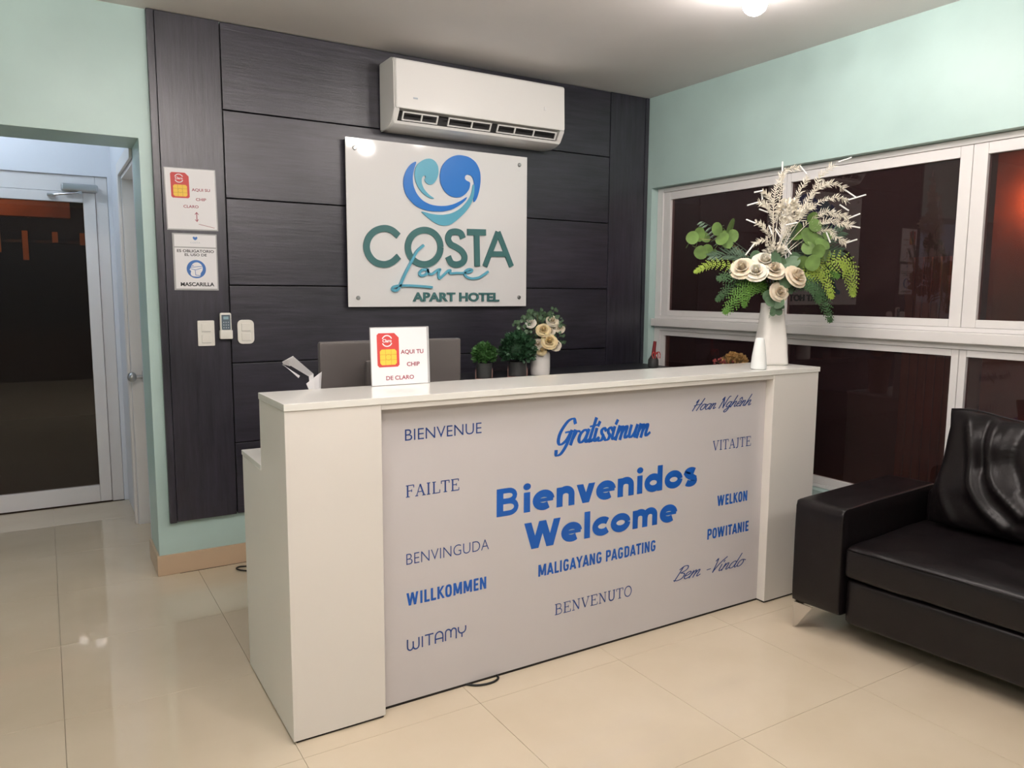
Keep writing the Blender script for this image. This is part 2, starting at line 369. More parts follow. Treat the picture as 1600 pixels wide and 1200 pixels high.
def _o(x0, x1, a0=0, a1=360, n=16, r=None):   # squarish bowl
    out = []
    for i in range(n + 1):
        a = math.radians(a0 + (a1 - a0) * i / n); c, q = math.cos(a), math.sin(a)
        out.append(((x0 + x1) / 2 + (x1 - x0) / 2 * (abs(c) ** .62) * (1 if c > 0 else -1), .5 + .42 * (abs(q) ** .75) * (1 if q > 0 else -1)))
    return out
CB = {  # condensed bold capitals; half stroke .085
 'W': (.80, [[(.07, 1), (.21, 0)], [(.21, 0), (.37, 1)], [(.37, 1), (.53, 0)], [(.53, 0), (.67, 1)]]), 'I': (.26, [[(.13, 0), (.13, 1)]]), 'L': (.42, [[(.13, 1), (.13, 0)], [(.13, .085), (.40, .085)]]),
 'K': (.52, [[(.13, 0), (.13, 1)], [(.44, 1), (.16, .46)], [(.22, .56), (.46, 0)]]), 'O': (.54, [_o(.12, .42)]), 'M': (.68, [[(.12, 0), (.12, 1)], [(.15, 1), (.34, .1)], [(.34, .1), (.53, 1)], [(.56, 0), (.56, 1)]]),
 'E': (.44, [[(.13, 0), (.13, 1)], [(.13, .915), (.40, .915)], [(.13, .51), (.37, .51)], [(.13, .085), (.40, .085)]]), 'N': (.54, [[(.12, 0), (.12, 1)], [(.12, 1), (.42, 0)], [(.42, 0), (.42, 1)]]),
 'A': (.52, [[(.07, 0), (.26, 1)], [(.26, 1), (.45, 0)], [(.14, .27), (.38, .27)]]), 'G': (.54, [_o(.12, .42, 30, 352)[:-1] + [(.42, .46)], [(.28, .45), (.46, .45)]]), 'Y': (.50, [[(.06, 1), (.25, .44)], [(.25, .44), (.44, 1)], [(.25, .5), (.25, 0)]]),
 'P': (.50, [[(.13, 0), (.13, 1)], [(.13, .915), (.30, .915), (.39, .85), (.40, .70), (.39, .52), (.30, .45), (.13, .45)]]), 'D': (.53, [[(.13, 0), (.13, 1)], [(.13, .915), (.30, .915), (.40, .82), (.41, .5), (.40, .18), (.30, .085), (.13, .085)]]),
 'T': (.46, [[(.02, .915), (.44, .915)], [(.23, 0), (.23, 1)]]), ' ': (.24, []),
}

# ------------------------------------------------------------------ room shell
def st(name, m, boxes, bev=0, parent=None):
    bm = bmesh.new()
    for b in boxes: box(bm, *b, bev)
    return obj(name, bm, m, parent, kind=None if parent else 'structure')
XL, YF = -6.2, -6.4           # left wall and wall behind the viewer
floor = st('floor', M['grout'], [(XL, 0, YF, .02, -.10, -.0105), (-4.35, -2.93, .02, 1.62, -.10, -.0105)])
T = .6; tile_me = {}
def tiles():
    for i in range(-11, 1):
        for j in range(-8, 6):
            x0, x1 = -2.25 + .6 * i, -2.25 + .6 * (i + 1); y0, y1 = -1.79 + .6 * j, -1.79 + .6 * (j + 1)
            x0, x1 = -2.25 + .6 * (i + 4), -2.25 + .6 * (i + 5)
            if y1 > .03: lx, rx = -4.35, -2.96
            else: lx, rx = XL, 0
            x0, x1, y0, y1 = max(x0, lx), min(x1, rx), max(y0, YF), min(y1, 1.625)
            if x1 - x0 < .02 or y1 - y0 < .02: continue
            key = (round(x1 - x0, 3), round(y1 - y0, 3))
            if key not in tile_me:
                bm = bmesh.new(); a, b = key; g = .0006
                vs = box(bm, g, a - g, g, b - g, -.0105, 0)
                bmesh.ops.bevel(bm, geom=[e for e in bm.edges if all(v.co.z > -.001 for v in e.verts)], offset=.0004, segments=1, affect='EDGES')
                o = obj('floor_tile', bm, M['tile'], floor); tile_me[key] = o.data
            else:
                o = bpy.data.objects.new('floor_tile', tile_me[key]); COL.objects.link(o); o.parent = floor
            o.location = (x0, y0, 0)
tiles()
st('ceiling', M['ceiling'], [(XL, .15, YF, .025, CEIL, CEIL + .12)])
st('ceiling_hall', M['white_wall'], [(-4.5, -2.5, .33, 1.63, CEIL, CEIL + .12)])
WT = .33                       # back face of the thick wall
st('wall_back', M['mint'], [(-3.02, .15, .025, WT, 0, CEIL), (XL, -4.30, .025, WT, 0, CEIL), (-4.30, -3.02, .025, WT, 2.066, CEIL)])
st('wall_right', M['mint'], [(0, .15, YF, .025, 0, .35), (0, .15, YF, .025, 2.06, CEIL), (0, .15, -.04, .025, .35, 2.06), (0, .15, YF, -3.30, .35, 2.06)])
st('wall_left', M['room'], [(XL - .12, XL, YF, .025, 0, CEIL)])
st('wall_front', M['darkfront'], [(XL, .15, YF - .12, YF, 0, CEIL)])
st('wall_hall_left', M['white_wall'], [(-4.47, -4.35, WT, 1.75, 0, CEIL)])
st('wall_hall_right', M['white_wall'], [(-3.02, -2.88, 1.0, 1.75, 0, CEIL), (-3.02, -2.88, WT, 1.0, 2.02, CEIL), (-3.02, -2.88, WT, .36, 0, CEIL)])
st('wall_hall_back', M['white_wall'], [(-3.045, -3.02, 1.63, 1.75, 0, CEIL), (-4.30, -3.045, 1.63, 1.75, 2.087, CEIL), (-4.35, -4.30, 1.63, 1.75, 0, CEIL)])
# skirting of ceramic strips
bb = st('baseboard_back', M['skirt'], [(-3.032, -.005, .012, .0248, 0, .0998)], .002)
st('baseboard_reveal', M['skirt'], [(-3.0325, -3.0202, .0252, WT, 0, .0998)], .002)
st('baseboard_right', M['skirt'], [(-.0125, -.0002, YF + .01, .010, 0, .0998)], .002)

# hall side door (recessed in the side wall)
d2 = bpy.data.objects.new('door_2', None); COL.objects.link(d2); d2['kind'] = 'structure'
BX('door_leaf', M['alu'], d2, -2.960, -2.925, .372, .985, .006, 2.0, .002)
BX('door_jamb', M['alu'], d2, -3.018, -2.92, .986, .9995, 0, 2.0, .001)
BX('door_jamb', M['alu'], d2, -3.018, -2.92, .3605, .3715, 0, 2.0, .001)
BX('door_head', M['alu'], d2, -3.018, -2.92, .3605, .9995, 2.001, 2.0195, .001)
bm = bmesh.new(); box(bm, -3.036, -3.0205, 1.0005, 1.07, 0, 2.09, .003); box(bm, -3.036, -3.0205, .332, 1.0, 2.021, 2.09, .003)
obj('door_casing', bm, M['alu'], d2, smooth=True)
bm = bmesh.new(); cyl(bm, (-2.968, .925, .885), (-2.961, .925, .885), .033, n=24); cyl(bm, (-3.00, .925, .885), (-2.966, .925, .885), .011); ball(bm, (-3.022, .925, .885), .029, 16, (.85, 1, 1))
obj('door_knob', bm, M['steel'], d2, smooth=True)

# glazed hall door
d1 = bpy.data.objects.new('door_1', None); COL.objects.link(d1); d1['kind'] = 'structure'
bm = bmesh.new()
for b in ((-3.114, -3.046, 1.645, 1.74, 0, 2.086), (-4.299, -4.23, 1.645, 1.74, 0, 2.086), (-4.2295, -3.1145, 1.645, 1.74, 1.985, 2.086)): box(bm, *b, .003)
obj('door_frame', bm, M['alu'], d1, smooth=True)
bm = bmesh.new()
for b in ((-3.184, -3.1165, 1.632, 1.672, .008, 1.982), (-4.227, -4.16, 1.632, 1.672, .008, 1.982), (-4.1595, -3.1845, 1.632, 1.672, 1.921, 1.982), (-4.1595, -3.1845, 1.632, 1.672, .008, .118)): box(bm, *b, .003)
leaf = obj('door_leaf', bm, M['alu'], d1, smooth=True)
BX('pane', M['doorglass'], leaf, -4.1605, -3.1835, 1.648, 1.655, .117, 1.922)
bm = bmesh.new(); box(bm, -3.30, -3.10, 1.585, 1.631, 1.982, 2.030, .012, 3)
cl = obj('door_closer', bm, M['steel'], d1, smooth=True, label='grey closer body above the glazed leaf')
bm = bmesh.new(); box(bm, -3.375, -3.33, 1.598, 1.630, 1.948, 1.964, .003); tube(bm, [(-3.34, 1.60, 1.957), (-3.26, 1.575, 1.966), (-3.20, 1.59, 1.976)], .006); cyl(bm, (-3.20, 1.595, 1.968), (-3.20, 1.595, 1.985), .012)
obj('closer_arm', bm, M['steel'], cl, smooth=True)

# ------------------------------------------------------------------ windows
X0 = .06
def win(name, z0, z1, gz0, gz1, panes, ends, sash=True):
    w_ = bpy.data.objects.new(name, None); COL.objects.link(w_); w_['kind'] = 'structure'
    bm = bmesh.new()
    ya, yb = ends
    box(bm, X0 - .008, .149, ya - .052, ya, z0, z1, .003)
    box(bm, X0 - .008, .149, yb, yb + .052, z0, z1, .003)
    box(bm, X0 - .008, .149, yb + .0525, ya - .0525, z1 - .028, z1, .003)
    box(bm, X0 - .008, .149, yb + .0525, ya - .0525, z0, z0 + .02, .003)
    obj('window_frame', bm, M['alu'], w_, smooth=True)
    for (s0, s1, g0, g1) in panes:
        bm = bmesh.new(); a, b = z0 + .0205, z1 - .0285
        box(bm, X0, X0 + .04, g0, s0 - .001, a, b, .003); box(bm, X0, X0 + .04, s1 + .001, g1, a, b, .003)
        box(bm, X0, X0 + .04, g1 - .0, g0 + .0, a, gz0, .003); box(bm, X0, X0 + .04, g1, g0, gz1, b, .003)
        s = obj('sash', bm, M['alu'], w_, smooth=True)
        BX('pane', M['glass'], s, X0 + .017, X0 + .023, g1 - .002, g0 + .002, gz0 - .002, gz1 + .002)
    return w_
w1 = win('window_1', 1.214, 2.058, 1.270, 1.980, [(-.094, -1.063, -.157, -1.036), (-1.063, -2.045, -1.090, -1.990), (-2.045, -3.245, -2.108, -3.18)], (-.042, -3.298))
w2 = win('window_2', .352, 1.164, .410, 1.104, [(-.094, -1.077, -.128, -1.045), (-1.077, -2.047, -1.108, -2.013), (-2.047, -3.245, -2.080, -3.18)], (-.042, -3.298))
st('trim_1', M['alu'], [(.018, .149, -3.298, -.042, 1.1645, 1.2135)], .004)

# ------------------------------------------------------------------ lamps
def ceiling_lamp(label, x, y, offs, power, m, group=None, zc=CEIL):
    t = thing('ceiling_lamp', label, 'lamp', (x, y, zc - .001), 0, group)
    bm = bmesh.new(); lathe(bm, [(.02, -.030), (.085, -.028), (.09, -.018), (.09, 0)][::-1]); obj('canopy', bm, M['plastic'], t, smooth=True)
    for dx, dy in offs:
        r = math.hypot(dx, dy)
        bm = bmesh.new(); tube(bm, [(0, 0, -.02), (dx * .5, dy * .5, -.03), (dx * .9, dy * .9, -.018), (dx, dy, -.02), (dx, dy, -.028)], .007); cyl(bm, (dx, dy, -.045), (dx, dy, -.012), .022, .016)
        a = obj('lamp_arm', bm, M['plastic'], t, smooth=True)
        bm = bmesh.new(); ball(bm, (dx, dy, -.088), .050, 20, (1, 1, .95)); b = obj('bulb', bm, m, a, smooth='all')
        b.visible_diffuse = True
    return t
tri = [(.223, .295), (-.22, .01), (.01, -.29)]
def setE(m, s): m.node_tree.nodes['Principled BSDF'].inputs['Emission Strength'].default_value = s
setE(M['bulb'], BULB_W * 22); setE(M['hallbulb'], 110); setE(M['warmbulb'], 330)
M['bulb_desk'] = mat('lit bulb over the desk', (1, 1, 1), .4, emit=BULB_COL, es=BULB_W * 15)
ceiling_lamp('three bulb white ceiling lamp above the reception desk', -1.13, -1.95, tri, 1, M['bulb_desk'], 'three bulb ceiling lamps of the lobby')
ceiling_lamp('three bulb white ceiling lamp in front of the hall doorway', -3.09, -2.36, [(.2, -.25), (-.17, .06), (.0, .2)], 1, M['bulb'], 'three bulb ceiling lamps of the lobby')
ceiling_lamp('added unseen three bulb white ceiling lamp for sheen on the left panelling', -2.35, -3.0, [(.18, -.1), (-.18, -.08), (.0, .2)], 1, M['bulb_desk'], 'three bulb ceiling lamps of the lobby')  # added out of view to give the left panelling its sheen
ceiling_lamp('three bulb white ceiling lamp over the right rear of the lobby', -1.5, -4.9, tri, 1, M['bulb'], 'three bulb ceiling lamps of the lobby')
ceiling_lamp('three bulb white ceiling lamp over the left rear of the lobby', -4.6, -4.9, tri, 1, M['bulb'], 'three bulb ceiling lamps of the lobby')
ceiling_lamp('small white ceiling lamp with one cool bulb inside the hall', -3.75, 1.0, [(.0, .02)], 1, M['hallbulb'])

# ------------------------------------------------------------------ outside at night
st('ground', M['ground'], [(-9, XL - .2, -8, 9, -.16, -.11), (-9, 7, 1.76, 9, -.16, -.11), (.16, 7, -8, 1.75, -.16, -.11)])
t = thing('pergola', 'orange painted pergola beam with hanging timber posts outside the glazed hall door', 'pergola', (-3.6, 4.0, 0))
def L3(x0, x1, y0, y1, z0, z1): return (x0 + 3.6, x1 + 3.6, y0 - 4, y1 - 4, z0, z1)
BX('beam', M['terracotta'], t, *L3(-5.2, -3.183, 4.0, 4.15, 2.01, 2.16), .004)
for x, zt, zb in ((-3.735, 1.93, 1.70), (-3.535, 1.89, 1.638), (-3.31, 1.888, 1.796), (-3.097, 1.887, 1.781), (-3.95, 1.89, 1.64)):
    BX('slat', M['slat'], t, *L3(x - .022, x + .022, 4.02, 4.06, zb, zt), .002)
BX('rail', M['darkwall'], t, *L3(-5.2, -2.9, 4.07, 4.10, 1.79, 1.815), .002)
BX('roof_board', M['darkwall'], t, *L3(-5.2, -2.9, 3.9, 4.6, 2.17, 2.2), .002)
BX('post', M['darkwall'], t, *L3(-5.2, -5.08, 4.02, 4.14, -.11, 2.17), .002)
BX('post', M['darkwall'], t, *L3(-3.02, -2.9, 4.02, 4.14, -.11, 2.17), .002)
t = thing('added_porch_lamp', 'added unseen warm bulb lamp lighting the pergola outside the hall door', 'lamp', (-4.3, 3.3, 2.40))  # added outside the view to light the pergola beam and slats
bm = bmesh.new(); ball(bm, (0, 0, -.08), .04, 14); obj('bulb', bm, M['warmbulb'], t, smooth='all')
bm = bmesh.new(); cyl(bm, (0, 0, -.05), (0, 0, .04), .03, .05); obj('lamp_base', bm, M['darkwall'], t)
st('wall_porch', M['darkwall'], [(-6.2, -2.7, 3.25, 3.35, 2.45, 2.6)])
st('wall_outside_left', M['darkwall'], [(-9, 7, 6.5, 6.7, -.11, 3)])
st('wall_outside_right', M['terracotta'], [(2.3, 2.45, -4.5, -1.02, -.11, 2.9)])
t = thing('reflected_slats', 'added orange timber slats standing in for a reflection in the upper window', 'screen', (2.0, -.78, -.11))  # slats built outdoors in place of a reflection in the pane
for k in range(6):
    y = -.17 + k * .065
    BX('slat', M['slat'], t, -.012, .012, y - .024, y + .024, 0, 1.76, .002)
BX('rail', M['slat'], t, .0125, .035, -.2, .2, .3, .36, .002); BX('rail', M['slat'], t, .0125, .035, -.2, .2, 1.45, 1.51, .002)
t = thing('wall_lamp', 'warm lit lamp on the terracotta wall outside the right window', 'lamp', (2.285, -1.34, 2.02))
bm = bmesh.new(); ball(bm, (-.09, 0, 0), .032, 14); obj('bulb', bm, M['warmbulb'], t, smooth='all')
bm = bmesh.new(); cyl(bm, (-.06, 0, 0), (.013, 0, 0), .02, .04); obj('lamp_base', bm, M['darkwall'], t)

# ------------------------------------------------------------------ dark timber cladding on the back wall
wc = thing('wall_panelling', 'dark stained timber panelling covering the wall behind the reception desk', 'wall panelling', (-1.48, 0, 0))
def PB(n, m, x0, x1, z0, z1, y0=0.0, p=None, **k): return BX(n, m, p or wc, x0 + 1.48, x1 + 1.48, y0, .0245, z0, z1, .003, **k)
PB('panel', M['wood_v'], -2.935, -2.6575, .262, CEIL - .002)
PB('edge_trim', M['wood_v'], -2.969, -2.937, .2587, CEIL - .002, -.004)
PB('panel', M['wood_v'], -.3175, -.034, .262, CEIL - .002)
PB('edge_trim', M['wood_v'], -.032, -.003, .2587, CEIL - .002, -.004)
zs = [CEIL - .002, 2.232, 1.8214, 1.4053, 1.0239, .6252, .262]
for a, b in zip(zs, zs[1:]): PB('panel', M['wood_h'], -2.6525, -.3225, b + .0025, a - .0025)
bm = bmesh.new(); box(bm, -2.93 + 1.48, -.04 + 1.48, .018, .0246, .27, CEIL - .01); obj('backing_board', bm, M['dark'], wc)

# ------------------------------------------------------------------ reception desk
DL, DR, DF, DZ = -2.857, -.452, -1.708, 1.052
dk = thing('reception_desk', 'white reception counter printed with blue welcome words in many languages', 'reception desk', (-1.65, -1.45, 0))
def DB(n, m, x0, x1, y0, y1, z0, z1, bev=.0015, p=None, **k): return BX(n, m, p or dk, x0 + 1.65, x1 + 1.65, y0 + 1.45, y1 + 1.45, z0, z1, bev, **k)
P1, P2, RY = -2.556, -.7506, -1.666
PT = DZ - .022
def lshape(name, x0, x1):
    bm = bmesh.new(); y0, y1, y2 = DF + 1.45, -1.406 + 1.45, -1.127 + 1.45
    pr = [(y0, .008), (y2, .008), (y2, .795), (y1, .795), (y1, PT), (y0, PT)]
    a = [bm.verts.new((x0 + 1.65, y, z)) for y, z in pr]; b = [bm.verts.new((x1 + 1.65, y, z)) for y, z in pr]
    bm.faces.new(a); bm.faces.new(b[::-1])
    for i in range(6): bm.faces.new((a[i], b[i], b[(i + 1) % 6], a[(i + 1) % 6]))
    bmesh.ops.bevel(bm, geom=bm.edges[:], offset=.0012, segments=1, affect='EDGES')
    return obj(name, bm, M['laminate'], dk)
lshape('end_panel', DL + .002, P1); lshape('end_panel', P2, DR - .002)
DB('header', M['laminate'], P1 + .0005, P2 - .0005, DF + .002, -1.66, 1.0122, PT)
fp = DB('front_panel', M['greyfront'], P1 + .0005, P2 - .0005, RY, RY + .018, .010, 1.0118, .0005)
DB('top_plate', M['topplate'], DL, DR + .003, DF - .004, -1.404, PT + .0005, DZ, .0015)
DB('worktop', M['topplate'], DL + .0005, DR, -1.402, -1.120, .7955, .8128, .0015)
DB('back_panel', M['laminate'], P1 + .0005, P2 - .0005, -1.424, -1.406, .8135, PT - .001)
DB('drawer_unit', M['laminate'], -1.35, P2 - .002, -1.60, -1.14, .02, .794, .002)
for k, x in enumerate((-1.34, -1.05)):
    f = DB('cabinet_door', M['laminate'], x + .004, x + .286, -1.139, -1.122, .04, .78, .002)
    bm = bmesh.new(); hx = x + (.26 if k == 0 else .03) + 1.65; tube(bm, [(hx, .329, .5), (hx, .352, .51), (hx, .352, .61), (hx, .329, .62)], .005); obj('handle', bm, M['steel'], f, smooth=True)
DB('plinth', M['plinth'], DL + .012, P1 - .005, DF + .006, -1.14, .0, .0078, 0)
DB('plinth', M['plinth'], P1 - .0048, P2 + .0048, RY + .003, -1.60, .0, .0098, 0)
DB('plinth', M['plinth'], P2 + .005, DR - .012, DF + .006, -1.14, .0, .0078, 0)

# printed words: (text, x left, x right, z of baseline left, right, capital height)
LY = RY - .0006 + 1.45
def W(x): return x + 1.65
def cap_word(s, x0, x1, z0, z1, h, m, bold=0): print_text(s, W(x0), W(x1), z0, h, LY, m, fp, bold, slope=(z1 - z0) / (x1 - x0))
cap_word('BIENVENUE', -2.460, -2.177, .899, .899, .037, M['navy'], -.004)
cap_word('BENVINGUDA', -2.460, -2.147, .483, .483, .037, M['navy'], -.012)
def ser(s, x0, x1, z, h, hw=.072): stroke_word(s, SER, W(x0), W(x1), z, h, LY, M['navy'], fp, hw)
ser('FAILTE', -2.459, -2.265, .712, .038); ser('BENVENUTO', -1.862, -1.492, .178, .040, .066); ser('VITAJTE', -1.065, -.834, .722, .040, .066)
# geometric bold display face drawn from strokes (x-height .74 of capital)
def arc(cx, cy, rx, ry, a0, a1, n=20): return [(cx + rx * math.cos(math.radians(a0 + (a1 - a0) * i / n)), cy + ry * math.sin(math.radians(a0 + (a1 - a0) * i / n))) for i in range(n + 1)]
XH = .735; HW = .105
r_ = XH / 2 - HW * 1.2
BLD = {
 'B': (.86, [[(.17, 0), (.17, 1)], ['thin', (.17, .91), (.44, .91)] + arc(.44, .725, .20, .185, 90, -90, 10) + [(.17, .54)], ['thin', (.17, .52), (.47, .52)] + arc(.47, .305, .215, .215, 90, -90, 10) + [(.17, .09)]]),
 'i': (.34, [[(.17, 0), (.17, XH)], 'dot']),
 'e': (.76, [['bar', (.16, XH / 2), (.70, XH / 2)], arc(.38, XH / 2, .26, r_, 2, 308, 24)]),
 'n': (.74, [[(.16, 0), (.16, XH)], [(.16, XH * .5)] + arc(.37, XH - .305, .205, .20, 160, 0, 12) + [(.575, 0)]]),
 'v': (.70, [['p', (.13, XH), (.345, 0)], ['p', (.345, 0), (.56, XH)]]),
 'd': (.82, [arc(.37, XH / 2, .25, r_, 0, 360, 26), [(.64, 0), (.64, 1.04)]]),
 'o': (.80, [arc(.39, XH / 2, .27, r_, 0, 360, 26)]),
 's': (.64, [arc(.32, XH * .70, .19, .125, 35, 185, 12)[:-1] + [(.17, .47), (.26, .40), (.38, .345), (.47, .29)] + arc(.30, .205, .19, .12, 25, -150, 12)]),
 'W': (1.24, [['p', (.13, 1), (.37, 0)], ['p', (.37, 0), (.62, 1)], ['p', (.62, 1), (.87, 0)], ['p', (.87, 0), (1.11, 1)]]),
 'l': (.34, [[(.17, 0), (.17, 1.04)]]),
 'c': (.68, [arc(.38, XH / 2, .26, r_, 42, 318, 22)]),
 'm': (1.12, [[(.16, 0), (.16, XH)], [(.16, XH * .5)] + arc(.35, XH - .295, .19, .19, 160, 0, 12) + [(.54, 0)], [(.54, XH * .5)] + arc(.745, XH - .295, .19, .19, 160, 0, 12) + [(.935, 0)]]),
}
def bold_word(s, x0, x1, z0, z1, h):
    bm = bmesh.new(); x = 0; P = []
    for ch in s:
        adv, stt = BLD[ch]
        for q in stt:
            if q == 'dot': P.append([(x + .17 + .125 * math.cos(a * PI / 8), .945 + .125 * math.sin(a * PI / 8)) for a in range(16)] + ['fill'])
            elif q[0] == 'thin': P.append(['thin'] + [(x + a, b) for a, b in q[1:]])
            elif q[0] == 'bar': P.append(['para', (x + (q[1][0] + q[2][0]) / 2, q[1][1] - .066), (x + (q[1][0] + q[2][0]) / 2, q[1][1] + .066), (q[2][0] - q[1][0]) / 2])
            elif q[0] == 'p': P.append(['para', (x + q[1][0], q[1][1]), (x + q[2][0], q[2][1])])
            else: P.append([(x + a, b) for a, b in q])
        x += adv
    k = (W(x1) - W(x0)) / (x - .12); sl = (z1 - z0) / (x1 - x0)
    f = lambda a, b: (W(x0) + (a - .06) * k, z0 + b * h + sl * (a - .06) * k)
    for n_, q in enumerate(P):
        yy = LY - .00006 * (n_ % 9)
        if q[0] == 'para':
            e_ = q[3] if len(q) > 3 else HW * 1.12
            plate(bm, [f(x_, y_) for x_, y_ in ((q[1][0] - e_, q[1][1]), (q[1][0] + e_, q[1][1]), (q[2][0] + e_, q[2][1]), (q[2][0] - e_, q[2][1]))], yy, 0)
        elif q[-1] == 'fill': plate(bm, [f(*c) for c in q[:-1]], yy, 0)
        elif q[0] == 'thin': ribbon(bm, [f(*c) for c in q[1:]], HW * h * .88, yy)
        else: ribbon(bm, [f(*c) for c in q], HW * h * 1.30, yy)
    obj('lettering', bm, M['blue'], fp)
bold_word('Bienvenidos', -2.117, -1.152, .593, .588, .100); bold_word('Welcome', -1.995, -1.262, .452, .449, .100)
# condensed bold capitals
def cond(s, x0, x1, z, h): stroke_word(s, CB, W(x0), W(x1), z, h, LY, M['blue'], fp, .094)
cond('WILLKOMMEN', -2.457, -2.162, .342, .044); cond('MALIGAYANG PAGDATING', -1.934, -1.371, .341, .045)
cond('POWITANIE', -1.073, -.825, .337, .046); cond('WELKON', -1.022, -.846, .476, .046)
# handwriting
def scr(s, x0, x1, z, h, m, hw, shear, slope=0, thick=.5): stroke_word(s, SCR, W(x0), W(x1), z, h, LY, m, fp, hw, shear, slope, thick=thick)
scr('Gratissimum', -1.866, -1.419, .826, .092, M['blue'], .062, .30, -.01, .75)
scr('Hoan Nghe^nh', -1.189, -.840, .901, .046, M['navy'], .058, .55, 0)
scr('Bem -Vindo', -1.264, -.835, .190, .056, M['navy'], .052, .5, -.018)
RND = {
 'W': (.98, [[(.05, .97), (.05, .3), (.1, .1), (.22, 0), (.36, .06), (.44, .28), (.44, .72)], [(.44, .28), (.5, .08), (.64, 0), (.78, .08), (.84, .3), (.84, .97)]]),
 'I': (.28, [[(.1, 0), (.1, .97)]]), 'T': (.72, [[(.0, .97), (.62, .97)], [(.31, .97), (.31, 0)]]),
 'A': (.74, [[(.03, 0), (.03, .6), (.1, .86), (.3, .99), (.5, .86), (.57, .6), (.57, 0)], [(.03, .38), (.57, .38)]]),
 'M': (.96, [[(.03, 0), (.03, .7), (.08, .9), (.22, .98), (.36, .9), (.42, .7), (.42, .2)], [(.42, .7), (.5, .9), (.62, .98), (.76, .9), (.81, .7), (.81, 0)]]),
 'Y': (.62, [[(.02, .98), (.02, .66), (.12, .44), (.28, .38), (.46, .44), (.56, .66), (.56, .98)], [(.28, .38), (.28, 0)]]),
}
stroke_word('WITAMY', RND, W(-2.459), W(-2.240), .186, .040, LY, M['navy'], fp, .062)

